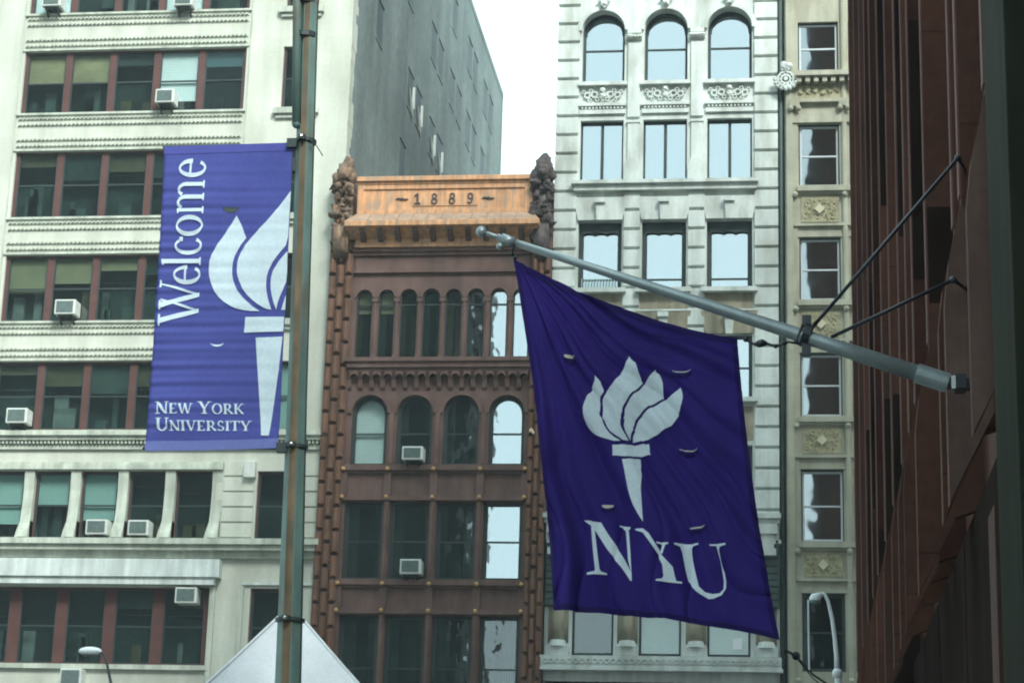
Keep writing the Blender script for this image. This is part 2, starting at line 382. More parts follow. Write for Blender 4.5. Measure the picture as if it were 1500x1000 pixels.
# string cornice with dentils at the fifth band
w = MB(); w.box(-46,-17.7,CY-.42,CY-.001,20.52,20.70); w.box(-46,-17.7,CY-.30,CY-.001,20.36,20.518)
for i in range(100):
    x = -33+i*.155; w.box(x,x+.085,CY-.24,CY-.002,20.22,20.358)
w.box(-46,-17.7,CY-.12,CY-.001,20.02,20.18); w.build('cornice', M['creamtrim'], cream)
# curved piers of the arcaded storey, and their lintel
w = MB()
for i,x in enumerate(c5):
    hw = .2
    if i==5: x = -21.97
    prof = [(CY+.3,19.2),(CY-.03,19.2),(CY+.02,18.4),(CY-.02,17.7),(CY-.12,17.1),(CY-.30,16.7),(CY-.34,16.52),(CY+.3,16.52)]
    w.cut(); w.prism_yz(prof, x-hw, x+hw)
    w.prism_xz([(x-hw,17.2),(x-hw-.12,16.8),(x-hw-.18,16.5),(x+hw,16.5),(x+hw,17.2)], CY-.1, CY+.28)
w.build('scrolled_pier', M['creamtrim'], cream); w = MB(); w.box(-31.6,-21.75,CY-.14,CY-.001,19.22,19.42); w.box(-31.6,-21.75,CY-.08,CY-.002,19.42,19.52)
w.build('arcade_lintel', M['creamtrim'], cream)
# rusticated blocks beside the arcade
w = MB()
for k in range(5):
    z = 16.6+k*.6
    for a,b in ((-21.7,-20.5),(-18.95,-17.75)):
        w.cut(); w.box(a,b,CY-.07,CY-.001,z,z+.53)
w.build('rusticated_block', M['cream'], cream)
# heavy ledge, soffit, white fascia
w = MB(); w.box(-46,-17.75,CY-.62,CY-.001,16.22,16.44); w.box(-46,-17.75,CY-.48,CY-.002,16.02,16.218); w.box(-46,-17.75,CY-.2,CY-.003,15.75,16.018)
w.build('ledge', M['creamtrim'], cream)
w = MB(); w.box(-46,-21.55,CY-.5,CY-.001,14.98,15.66); w.box(-46,-21.75,CY-.40,CY-.002,14.70,14.978); w.box(-20.75,-17.8,CY-.1,CY-.001,14.75,14.85)
w.build('fascia', M['whitefascia'] if 'whitefascia' in M else M['creamtrim'], cream)
w = MB(); w.box(-46,-21.9,CY-.16,CY-.001,11.5,11.68); w.box(-21.95,-21.75,CY-.12,CY-.002,0.2,14.68); w.box(-20.85,-20.65,CY-.1,CY-.002,.2,14.7); w.build('lower_sill', M['creamtrim'], cream)
x,z = at(367,688); w = MB(); w.box(x-.2,x+.25,CY-.3,CY-.001,z-.35,z+.3); w.build('wall_box', M['acwhite'], cream, bevel=.02)
# side wall of stucco, roof, teeth at the corner
SX = -17.62
w = MB(); w.box(-46,SX-.31,CY+1.35,124.4,0,52.49); w.box(SX-.3,SX-.001,CY+.551,124.5,0,52.5); w.box(-46,SX+.02,CY+.3,124.5,52.51,52.9)
w.build('side_wall', M['stucco'], cream)
w = MB(); z = 28.0; random.seed(3)
while z < 52: 
    h = random.uniform(.2,.5); d_ = random.uniform(.55,1.05); w.box(SX+.001,SX+.02+.01*(int(z*9)%2),CY+.0,CY+d_,z,z+h); z += h
w.build('quoin_return', M['cream'], cream)
def side_window(y, z, hh=1.8, ww=1.35, mt=None, shutter=None):
    f = MB(); f.box(SX+.002,SX+.03,y-ww/2-.08,y+ww/2+.08,z-.12,z-.002); f.box(SX+.002,SX+.05,y-ww/2-.1,y+ww/2+.1,z+hh+.0,z+hh+.1)
    f.box(SX+.002,SX+.014,y-ww/2-.06,y-ww/2,z,z+hh); f.box(SX+.002,SX+.014,y+ww/2,y+ww/2+.06,z,z+hh)
    o = f.build('window', M['stucco'], cream)
    p = MB(); p.box(SX+.001,SX+.012,y-ww/2,y+ww/2,z,z+hh); p.build('pane', mt or M['sidepane'], o)
    if shutter:
        s_ = MB(); s_.box(SX+.02,SX+.14,y+ww/2-.12,y+ww/2-.04,z+.2,z+hh-.5); s_.prism_yz([(y-.35,z+hh*.5),(y+.45,z+hh*.2),(y+.55,z-.3),(y+.25,z-.05)],SX+.02,SX+.09)
        s_.build('shutter', M['blindgrey'], o)
M['sidepane'] = mat('dull_side_glass', (.03,.045,.05), .6, .3, 1, spec=.6)
floors = [(40.0,[(85.5,0),(93.3,1),(95.6,1),(99.5,1),(101.9,1)]),(44.9,[(92.5,0),(99.1,0),(101.3,0),(105.1,0),(107.5,0),(111.0,0),(113.2,0),(116.6,0)]),
          (49.2,[(97.6,0),(105.2,0),(110.8,0),(113.0,0),(117,0),(119.4,0)]),(36.0,[(92.0,0),(98.8,0),(101.5,0),(106,0),(111,0),(113.5,0)])]
for z,L_ in floors:
    for y,s_ in L_: side_window(y, z-.6, shutter=s_)

# ------------------------------------------------------------------ red-brown terracotta building, 1889
RY = 79.75
red = thing('terracotta_building', 'narrow brown terracotta building with arched windows and copper cornice dated 1889', 'building', (-13.4,RY,0))
RX0, RX1 = -16.92, -9.98
r1=(23.58,26.37); r2=(19.37,22.1); r3=(14.98,17.93); r4=(10.6,13.62)
W1 = [(-16.80,-16.18),(-15.92,-15.30),(-15.07,-14.40),(-14.18,-13.50),(-13.29,-12.65),(-12.42,-11.76),(-11.53,-10.88),(-10.64,-10.03)]
W2 = [(-16.76,-15.38),(-15.00,-13.62),(-13.20,-11.83),(-11.43,-10.07)]
W3 = [(-16.86,-15.38),(-15.11,-13.61),(-13.33,-11.83),(-11.54,-10.04)]
holes = [(a,b,*r1) for a,b in W1]+[(a,b,*r2) for a,b in W2]+[(a,b,*r3) for a,b in W3]+[(a,b,*r4) for a,b in W3]
w = MB(); wall_grid(w,-17.6,-9.3,0,28.2,holes,RY+.001,RY+.6)
for a,b in W1: w.arch_fill(a,b,26.04,26.37,RY+.001,RY+.5,ztop=26.375)
for a,b in W2: w.arch_fill(a,b,21.38,22.1,RY+.001,RY+.5,ztop=22.105)
w.build('wall', M['terra'], red)
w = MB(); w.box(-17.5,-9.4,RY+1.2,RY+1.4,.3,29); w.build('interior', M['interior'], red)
w = MB(); w.box(-17.58,-9.25,RY+.61,100,0,31.0); 
w2_ = MB(); w2_.box(-17.58,-17.2,RY+.62,99,0,30.9); w2_.box(-9.65,-9.25,RY+.62,99,0,30.9); w2_.box(-17.2,-9.65,RY+1.6,99,0,30.9); w2_.build('rear_mass', M['terra'], red)
G1 = [M['glassdark']]*6+[M['glasssky']]*2
B1 = {0:(.32,M['blindolive']),1:(.32,M['blindolive'])}
for i,(a,b) in enumerate(W1):
    window(red,a,b,r1[0],r1[1],RY,M['darkframe'],M['darkframe'],jamb=.02,rail=.8,glassm=G1[i],blind=B1.get(i),curtain=(.35,M['blinddim'] if i%2 else M['blinddim2']),arch=26.04,depth=.2,sash=.02,archin=.03)
for i,(a,b) in enumerate(W2):
    window(red,a,b,r2[0],r2[1],RY,M['darkframe'],M['darkframe'],jamb=.09,rail=.46,glassm=M['glasssky'] if i==3 else M['glassdark'],
           blind=(1,M['blindwhite']) if i==0 else None,curtain=(.2,M['blinddim']) if i else None,arch=21.38,depth=.3,archin=.14)
for i,(a,b) in enumerate(W3):
    window(red,a,b,r3[0],r3[1],RY,M['darkframe'],M['darkframe'],jamb=.1,rail=.5,curtain=(.3,M['blinddim']),glassm=M['glasssky'] if i==3 else M['glassdark'],depth=.3)
    window(red,a,b,r4[0],r4[1],RY,M['darkframe'],M['darkframe'],jamb=.1,rail=.35,curtain=(.35,M['blinddim']),glassm=M['glassdark'],depth=.3,blind=(1,M['blindcurtain']) if 0 else None)
# colonnettes, arch mouldings, mullion shafts
w = MB()
for i in range(7):
    x = (W1[i][1]+W1[i+1][0])/2
    w.cut(); w.tube([(x,RY-.01,23.6),(x,RY-.01,25.85)],.075,8); w.box(x-.12,x+.12,RY-.1,RY+.0,25.85,25.98); w.box(x-.11,x+.11,RY-.1,RY+.0,23.6,23.72)
w.build('colonnette', M['terra'], red); w = MB()
for a,b in W1: w.cut(); w.ring(((a+b)/2,26.04),(b-a)/2+.09,(b-a)/2+.005,RY-.05,RY,n=12)
w.build('arch_moulding', M['terra'], red)
w = MB()
for a,b in W2: 
    w.cut(); w.ring(((a+b)/2,21.40),(b-a)/2+.16,(b-a)/2+.015,RY-.09,RY,n=18)
for i in range(3):
    x = (W2[i][1]+W2[i+1][0])/2
    w.cut(); w.box(x-.09,x+.09,RY-.10,RY,19.4,21.4)
w.build('arch_moulding', M['terra'], red)
w = MB()
for zlo,zhi in (r3,r4):
    for i in range(3):
        x = (W3[i][1]+W3[i+1][0])/2; w.cut(); w.box(x-.09,x+.09,RY-.12,RY,zlo,zhi); w.tube([(x,RY-.13,zlo),(x,RY-.13,zhi)],.05,8)
w.build('mullion', M['terra'], red)
# spandrels: sill, recessed panels, gilt bosses
w = MB(); gb = MB()
for zt,zb in ((19.37,17.93),(14.98,13.62)):
    w.cut(); w.box(RX0,RX1,RY-.22,RY-.001,zt-.24,zt-.02); w.box(RX0,RX1,RY-.12,RY-.001,zt-.34,zt-.242); w.box(RX0,RX1,RY-.14,RY-.001,zb+.05,zb+.24)
    for i in range(5):
        x = [-16.95,-15.24,-13.47,-11.68,-9.98][i]
        w.box(x-.14,x+.14,RY-.16,RY-.002,zb+.242,zt-.342)
        for z in (zb+.15,zt-.2): gb.cut(); gb.ball((x,RY-.26,z),.085,8,6)
w.build('spandrel', M['terra'], red); gb.build('gilt_boss', M['gold'], red, smooth=True)
# ledge on corbel arches
w = MB(); w.box(-17.1,-9.7,RY-.45,RY-.001,23.36,23.52); w.box(-17.0,-9.8,RY-.36,RY-.001,23.14,23.358); w.box(-16.95,-9.9,RY-.26,RY-.001,23.0,23.138)
n = 16; p = (RX1-RX0+.1)/n
for i in range(n):
    a = RX0+i*p; b = a+p
    w.prism_yz([(RY-.001,22.28),(RY-.10,22.4),(RY-.16,22.7),(RY-.34,22.98),(RY-.001,22.98)], a-.085, a+.085)
    w.arch_fill(a+.07,b-.07,22.74,22.90,RY-.30,RY-.001,ztop=22.985,n=6)
w.build('corbel_ledge', M['terra'], red)
# frieze
w = MB(); w.box(-17,-9.9,RY-.14,RY-.001,27.02,27.14); w.box(-16.9,-10,RY-.06,RY-.001,27.142,27.7); w.box(-17,-9.9,RY-.16,RY-.001,27.72,27.86); w.box(-17,-9.9,RY-.25,RY-.001,27.862,28.02); w.box(-17,-9.9,RY-.32,RY-.001,28.022,28.17)
w.build('frieze', M['terra'], red)
# banded side piers: three shafts with staggered joints
w = MB(); wd = MB()
for x0,x1 in ((-17.93,-16.98),(-9.92,-9.19)):
    wd.cut(); w.cut(); wd.box(x0,x1,RY-.12,RY+.2,0,28.9)
    pw = (x1-x0)/3
    for k in range(3):
        xc = x0+pw*(k+.5); z = .3+(0 if k!=1 else .46)
        while z < 28.6:
            zt = min(z+.80,28.8)
            w.box(xc-pw*.40,xc+pw*.40,RY-.26,RY-.121,z,zt); w.tube([(xc,RY-.27,z+.02),(xc,RY-.27,zt-.02)],pw*.26,8)
            z += .92
wd.build('pier_core', M['terra'], red); w.build('banded_pier', M['terralight'], red, bevel=.02)
# copper cornice and parapet
br_ = MB(); cp = MB(); XL,XR = -16.92,-9.98
cp.box(XL,XR,RY-.35,RY+.6,28.20,28.52)
cp.prism_yz([(RY-.36,28.52),(RY-.8,28.82),(RY-1.02,28.86),(RY-1.02,29.08),(RY+.5,29.08),(RY+.5,28.52)],XL-.32,XR+.38)
for i in range(10):
    x = XL+.35+i*(XR-XL-.7)/9; br_.cut(); br_.prism_yz([(RY-.352,28.40),(RY-.5,28.42),(RY-.86,28.72),(RY-.86,28.84),(RY-.352,28.6)],x-.10,x+.10)
br_.build('cornice_bracket', M['terra'], red)  # dark brown takes in the shade under the cornice
for o in red.children:
    if o.name.startswith('cornice_bracket'): o.location.z = -.2
cp.build('cornice', M['copper'], red, bevel=.015).location.z = -.2
ap = MB(); ap.add([(XL-.3,RY-1.0,29.082),(XR+.36,RY-1.0,29.082),(XR+.05,RY-.2,29.62),(XL-.05,RY-.2,29.62),(XL-.3,RY+.4,29.082),(XR+.36,RY+.4,29.082),(XR+.05,RY+.4,29.62),(XL-.05,RY+.4,29.62)],
       [(0,1,2,3),(1,5,6,2),(4,0,3,7),(3,2,6,7)])
for i in range(1,12):
    x = XL+i*(XR-XL)/12; ap.prism_yz([(RY-1.0,29.09),(RY-.2,29.63),(RY-.2,29.66),(RY-1.0,29.12)],x-.012,x+.012)
ap.build('sloped_apron', M['copperdull'], red).location.z = -.2
pp = MB(); pp.box(XL-.02,XR+.02,RY-.15,RY+.3,29.6,30.85)
pp.box(XL-.02,XL+.22,RY-.22,RY-.151,29.63,30.85); pp.box(XR-.30,XR+.02,RY-.22,RY-.151,29.63,30.85); pp.box(XL+.22,XR-.30,RY-.21,RY-.151,30.66,30.85); pp.box(XL+.22,XR-.30,RY-.21,RY-.151,29.63,29.80)
pp.box(XL-.1,XR+.1,RY-.34,RY+.3,30.97,31.16); pp.box(XL-.06,XR+.06,RY-.24,RY+.3,30.852,30.968)
x0_,_ = at(606,292,RY); x1_,_ = at(701,292,RY); pp.box(x0_,x1_,RY-.185,RY-.151,29.95,30.5)
pp.build('parapet', M['copper'], red, bevel=.01).location.z = -.22
# date numerals and little scrolls
def ellring(mb, cx, cz, rx, rz, t, y0, y1, a0=0, a1=360, n=18, tn=None):
    tn = tn or t
    for i in range(n):
        p,q = R(a0+(a1-a0)*i/n),R(a0+(a1-a0)*(i+1)/n)
        mb.prism_xz([(cx+rx*math.cos(p),cz+rz*math.sin(p)),(cx+rx*math.cos(q),cz+rz*math.sin(q)),(cx+(rx-t)*math.cos(q),cz+(rz-tn)*math.sin(q)),(cx+(rx-t)*math.cos(p),cz+(rz-tn)*math.sin(p))],y0,y1)
y0,y1 = RY-.225,RY-.186
for ch,px in zip('1889',(613,637.5,663.5,690)):
    x,_ = at(px,292,RY); zc = 30.23; d_ = MB()
    if ch=='1': d_.box(x-.04,x+.04,y0,y1,zc-.2,zc+.22); d_.box(x-.12,x+.12,y0-.002,y1,zc-.22,zc-.17); d_.prism_xz([(x-.04,zc+.22),(x-.12,zc+.14),(x-.12,zc+.09),(x-.04,zc+.13)],y0-.003,y1)
    if ch=='8': ellring(d_,x,zc+.105,.105,.115,.05,y0,y1,tn=.035); ellring(d_,x,zc-.105,.125,.125,.055,y0-.003,y1,tn=.035)
    if ch=='9': ellring(d_,x,zc+.09,.115,.13,.05,y0,y1,tn=.035); ellring(d_,x-.03,zc+.02,.145,.24,.05,y0-.003,y1,-90,20,tn=.04); ellring(d_,x-.03,zc-.14,.09,.08,.045,y0-.005,y1,180,270,tn=.035)
    o = d_.build('numeral', M['numeral'], red); o.location.z = -.2; o['label'] = 'dark raised numeral '+ch
for px in (590,716):
    x,_ = at(px,292,RY); d_ = MB()
    d_.box(x-.25,x+.25,RY-.19,RY-.152,30.21,30.245); d_.ball((x,RY-.18,30.23),.09,8,6,sy=.5,sz=.7); d_.ball((x-.14,RY-.18,30.26),.06,8,6,sy=.5,sz=.6); d_.ball((x+.14,RY-.18,30.2),.06,8,6,sy=.5,sz=.6)
    d_.build('scroll_ornament', M['numeral'], red).location.z = -.2
# grotesque finials on the piers
def finial(xc, label, mt):
    f = MB(); rnd = random.Random(5)
    f.box(xc-.32,xc+.32,RY-.30,RY+.35,28.9,31.2)
    for k in range(60):
        z = rnd.uniform(28.6,31.3); f.ball((xc+rnd.uniform(-.32,.32),RY-.32+rnd.uniform(-.1,.08),z),rnd.uniform(.09,.22),10,8,lump=1.3,sx=rnd.uniform(.5,1.3),sz=rnd.uniform(.6,1.6))
    f.ball((xc,RY-.25,31.25),.42,12,9,lump=.35,sz=.9); f.ball((xc,RY-.1,31.6),.32,12,9,lump=.5,sz=1.2); f.ball((xc+.02,RY-.05,31.95),.17,10,7,lump=.5,sz=1.3)
    for s_ in (-1,1): f.ball((xc+s_*.33,RY-.4,31.1),.18,9,7,lump=.5,sz=1.4); f.ball((xc+s_*.2,RY-.55,30.75),.13,9,7,lump=.4)
    f.ball((xc,RY-.62,31.15),.16,9,7,lump=.4); f.prism_yz([(RY-.3,28.7),(RY-.75,29.0),(RY-.6,28.2),(RY-.3,27.7)],xc-.3,xc+.3)
    o = f.build('finial', mt, red, smooth=True); o.location.z = -.25; o['label'] = label
finial(-17.45,'carved beast finial with copper toned patches above left pier',M['figure']); finial(-9.55,'dark carved beast finial above right pier',M['figuredark'] if 'figuredark' in M else M['figure'])  # left one has random copper toned patches, right one is greyer
x,z = at(779,630,RY-.4); l_ = MB()
for k in range(5): l_.ball((x+random.uniform(-.1,.1),RY-.42,z+random.uniform(-.1,.1)),.06,8,6)
l_.box(x-.03,x+.03,RY-.4,RY-.28,z-.03,z+.03); l_.build('light_fitting', M['giltbright'] if 'giltbright' in M else M['gold'], red)

# ------------------------------------------------------------------ pale limestone building
WY = 80.0
whi = thing('limestone_building', 'pale limestone building with rusticated piers and three tall window columns behind the flag', 'building', (-4.8,WY,0))
CX = [(-8.19,-6.49),(-5.71,-3.99),(-3.20,-1.45)]
A=(34.94,38.06); B=(30.74,33.35); C=(26.35,29.15); D=(22.0,24.52); Ee=(17.6,20.2); F_=(12.24,13.98)
holes = []
for a,b in CX: holes += [(a,b,*q) for q in (A,B,C,D,Ee)]+[(a,b,39.6,42.2),(a,b,43.6,46)]+[(a+.08,b-.08,*F_)]
w = MB(); wall_grid(w,-9.15,-.46,11.3,52,holes,WY,WY+.6)
for a,b in CX: w.arch_fill(a,b,37.15,38.06,WY,WY+.5,ztop=38.065)
w.build('wall', M['white'], whi)
w = MB(); w.box(-9.1,-.5,WY+.2,WY+.6,0,11.29); w.build('shopfront', M['black'], whi)
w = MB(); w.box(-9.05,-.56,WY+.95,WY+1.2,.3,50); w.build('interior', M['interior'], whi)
w = MB(); w.box(-9.1,-.5,WY+1.3,112,0,51.9); w.build('rear_mass', M['stucco'], whi)
for i,(a,b) in enumerate(CX):
    window(whi,a,b,*A,WY,M['darkframe'],M['darkframe'],jamb=.07,rail=.5,glassm=M['glasssky'],arch=37.15,depth=.50,archin=.14)
    window(whi,a,b,*B,WY,M['darkframe'],M['darkframe'],jamb=.03,rail=0,mull=True,glassm=M['glasssky'],depth=.3)
    window(whi,a,b,*C,WY,M['darkframe'],M['darkframe'],jamb=.14,rail=.16,glassm=M['glasssky'],depth=.38)
    vl = MB(); n_=3; wv=(b-a-.3)/n_
    for k in range(n_): vl.arch_fill(a+.15+k*wv,a+.15+(k+1)*wv,C[1]-.50,C[1]-.42,WY+.22,WY+.27,ztop=C[1]-.05,n=8)
    vl.build('valance', M['darkframe'], whi)
    window(whi,a,b,*D,WY,M['darkframe'],M['darkframe'],jamb=.1,rail=.5,glassm=M['glasssky'],depth=.3)
    window(whi,a,b,*Ee,WY,M['darkframe'],M['darkframe'],jamb=.1,rail=.5,glassm=M['glasssky'],depth=.3)
    for q in ((39.6,42.2),(43.6,46)): window(whi,a,b,*q,WY,M['darkframe'],M['darkframe'],jamb=.08,glassm=M['glasssky'],depth=.3)
    o = window(whi,a+.08,b-.08,*F_,WY,M['darkframe'],M['darkframe'],jamb=.04,rail=0,glassm=M['glassdark'] if i==0 else M['glassclear'] if 'glassclear' in M else M['glassdark'],depth=.15,blind=None if i==0 else (1,M['blindgrey']))
    if i==2:
        x,z = at(1080,942,WY); n_ = MB(); n_.box(x-.17,x+.17,WY+.125,WY+.132,z-.2,z+.2); n_.build('notice', M['blindwhite'], o)
# pier rustication: blocks with open joints
w = MB()
for a,b,zmax in ((-9.17,-8.28,51),(-1.36,-.45,51),(-6.42,-5.78,29.8),(-3.92,-3.27,29.8)):
    w.cut(); z = 16.95
    while z < zmax:
        zt = z+.73; w.prism_yz([(WY-.001,z),(WY-.13,z+.04),(WY-.11,zt-.02),(WY-.001,zt)],a,b); z += .79
w.build('rusticated_pier', M['white'], whi, bevel=.015)
# slim piers between the upper windows, with bases and capitals
w = MB()
for x in (-6.10,-3.60):
    w.cut(); w.box(x-.22,x+.22,WY-.10,WY-.001,31.7,33.2); w.box(x-.26,x+.26,WY-.14,WY-.001,33.2,33.3)
    w.prism_xz([(x-.22,31.7),(x+.22,31.7),(x+.34,31.3),(x+.34,30.75),(x-.34,30.75),(x-.34,31.3)],WY-.2,WY-.001)
    w.box(x-.24,x+.24,WY-.10,WY-.001,33.45,36.6); w.box(x-.30,x+.30,WY-.18,WY-.001,36.75,36.95)
    for k in range(5): w.ball((x-.24+k*.12,WY-.2,36.85),.09,8,6,lump=.5)
    w.box(x-.28,x+.28,WY-.16,WY-.001,37.0,37.15)
w.build('upper_pier', M['white'], whi)
w = MB()
for a,b in CX:
    w.cut(); c=(a+b)/2; w.ring((c,37.15),(b-a)/2+.22,(b-a)/2+.02,WY-.12,WY-.001,n=22); w.ring((c,37.15),(b-a)/2+.12,(b-a)/2+.01,WY-.17,WY-.121,n=22)
    w.ball((c,WY-.22,38.25),.16,9,7,lump=.4); w.ball((c-.14,WY-.18,38.42),.13,8,6,lump=.4); w.ball((c+.14,WY-.18,38.42),.13,8,6,lump=.4)
w.build('arch_moulding', M['white'], whi)
# carved panels under the arched windows
w = MB(); w3 = MB()
for a,b in CX:
    c=(a+b)/2
    w.cut(); w3.cut(); w.box(a-.12,b+.12,WY-.22,WY+.1,34.78,34.93); w.box(a-.10,b+.10,WY-.16,WY-.001,33.92,34.05); w.box(a-.06,b+.06,WY-.1,WY-.001,33.60,33.78)
    for k in range(12): w.box(a+(b-a)*(k+.2)/12,a+(b-a)*(k+.7)/12,WY-.13,WY-.001,33.80,33.88)
    for sgn in (-1,1):
        for j,(dx,dz,r_) in enumerate(((.32,.0,.15),(.60,-.03,.14),(.46,.16,.09),(.74,.12,.08),(.2,-.2,.1),(.5,-.22,.08))):
            w3.ring((c+sgn*dx,34.42+dz),r_,r_*.55,WY-.1,WY-.001,0,2*math.pi,10)
    w3.ball((c,WY-.1,34.58),.13,9,7,lump=.3); w3.ball((c,WY-.08,34.35),.13,9,7,lump=.3,sz=1.3); w3.ball((c,WY-.06,34.15),.09,8,6,lump=.4)
w.build('sill_moulding', M['white'], whi); w3.build('carved_panel', M['white'], whi)
w = MB(); w.box(CX[0][0]-.28,CX[2][1]+.24,WY-.42,WY+.1,30.58,30.72); w.box(CX[0][0]-.2,CX[2][1]+.18,WY-.28,WY-.001,30.34,30.578); w.build('ledge', M['white'], whi)
# splayed lintels with keystones, sills, aprons
for (q,zl) in ((C,29.17),(D,24.54)):
    w = MB(); k_ = MB(); s_ = MB()
    for a,b in CX:
        w.cut(); k_.cut(); s_.cut(); c=(a+b)/2; top = 30.1 if q is C else 25.45
        w.prism_xz([(a-.02,zl),(b+.02,zl),(b+.22,top),(a-.22,top)],WY-.12,WY-.001)
        k_.prism_xz([(c-.13,zl-.05),(c+.13,zl-.05),(c+.17,top-.3),(c-.17,top-.3)],WY-.28,WY-.121)
        k_.box(c-.2,c+.2,WY-.38,WY-.121,top-.29,top-.1)
        s_.box(a-.2,b+.2,WY-.32,WY+.2,q[0]-.17,q[0]-.001)
        if q is C:
            s_.box(a-.1,b+.1,WY-.12,WY-.001,25.42,25.52)
    w.build('lintel', M['white'] if q is C else M['whitedirty'], whi); k_.build('keystone', M['white'], whi); s_.build('sill', M['white'], whi)
w = MB()
for a,b in CX: w.cut(); w.box(a-.02,b+.02,WY-.02,WY-.001,25.53,26.17)
for a,b in CX: w.cut(); w.box(a-.02,b+.02,WY-.02,WY-.001,20.4,21.7)
w.build('apron', M['whitedirty'], whi)
# railing bars in the left third storey window
w = MB(); a,b = CX[0]
for k in range(13): x=a+.16+(b-a-.32)*k/12; w.box(x-.015,x+.015,WY+.12,WY+.15,26.4,26.85)
w.build('railing', M['blindteal'], whi)
# entablature, stained loggia, bottom windows, carved band
w = MB(); w.box(-9.25,-.40,WY-.55,WY+.1,17.32,17.5); w.box(-9.2,-.44,WY-.42,WY-.001,17.15,17.318)
w.box(-9.15,-.5,WY-.2,WY-.001,16.55,17.148)
for k in range(44): x=-9.1+k*.2; w.box(x,x+.11,WY-.34,WY-.001,16.40,16.548)
for x in (-8.75,-.88): w.cut(); w.box(x-.34,x+.34,WY-.5,WY-.201,16.75,17.12); w.box(x-.22,x+.22,WY-.42,WY-.201,16.2,16.748); w.box(x-.3,x+.3,WY-.48,WY-.201,15.95,16.2)
w.build('entablature', M['white'], whi)
w = MB(); w.box(-9.14,-.47,WY-.12,WY-.001,14.05,16.39)
for k in range(9): w.box(-9.12,-8.3,WY-.2,WY-.121,14.1+k*.25,14.3+k*.25); w.box(-1.3,-.5,WY-.2,WY-.121,14.1+k*.25,14.3+k*.25)
w.build('stained_frieze', M['pipe'], whi)
w = MB(); wb = MB()
for x in (-8.62,-6.05,-3.52,-.95):
    w.cut(); wb.cut(); w.tube([(x,WY-.1,12.75),(x,WY-.1,13.95)],.24,12); w.box(x-.38,x+.38,WY-.02,WY-.001,12.7,14.04)
    wb.tube([(x,WY-.12,12.55),(x,WY-.12,12.78)],[.36,.28],12); wb.box(x-.42,x+.42,WY-.35,WY-.001,12.22,12.55)
w.build('column', M['whitedirty'], whi, smooth=True); wb.build('column_base', M['white'], whi)
w = MB(); w.box(-9.25,-.40,WY-.45,WY+.1,11.78,12.2); w.box(-9.3,-.35,WY-.5,WY+.1,11.66,11.778)
for k in range(38): w.ring((-9.05+k*.23,12.0),.11,.06,WY-.49,WY-.451,0,2*math.pi,8)
w.build('carved_band', M['white'], whi)

# ------------------------------------------------------------------ beige terracotta building
BY = 79.9
bei = thing('beige_building', 'slim beige ornamented building between limestone building and dark red ribbed wall', 'building', (2,BY,0))
wins = [(.35,1.92),(2.30,3.85),(4.2,5.8)]
rz = [(35.10,37.30),(30.40,33.00),(25.80,28.36),(21.25,23.76),(16.50,19.26),(11.75,14.62),(39.2,41.5)]
holes = [(a,b,*q) for a,b in wins for q in rz]
w = MB(); wall_grid(w,-.18,7.5,0,52,holes,BY,BY+.5); w.build('wall', M['beige'], bei)
w = MB(); w.box(-.1,7.4,BY+.9,BY+1.1,.2,51); w.build('interior', M['interior'], bei)
w = MB(); w.box(-.17,7.5,BY+1.2,112,0,51.9); w.build('rear_mass', M['stucco'], bei)
w = MB(); w.box(-.44,-.181,BY+.25,BY+.5,0,52); w.build('recess', M['pipe'], bei)  # dark green colour stands in for shade in the gap between the buildings
w = MB(); w.tube([(-.33,BY+.12,0),(-.33,BY+.12,52)],.09,10); w.build('downspout', M['pipe'], bei, smooth=True)
w = MB(); w.box(-.12,.12,BY-.16,BY-.001,0,52); w.cut(); w.box(.12,.30,BY-.06,BY-.001,0,52)
for x in (2.11,4.02): w.cut(); w.tube([(x,BY-.04,0),(x,BY-.04,52)],.11,10); 
w.build('pilaster', M['beige'], bei)
for q in rz:
    blk = q is rz[5]
    for j,(a,b) in enumerate(wins):
        window(bei,a,b,*q,BY,M['darkframe'],M['whiteframe'] if not blk else M['darkframe'],jamb=.05,rail=.5,glassm=M['glasswavy'] if not blk else M['glassblack'],depth=.22,sash=.07)
w = MB(); rp = MB(); dm = MB()
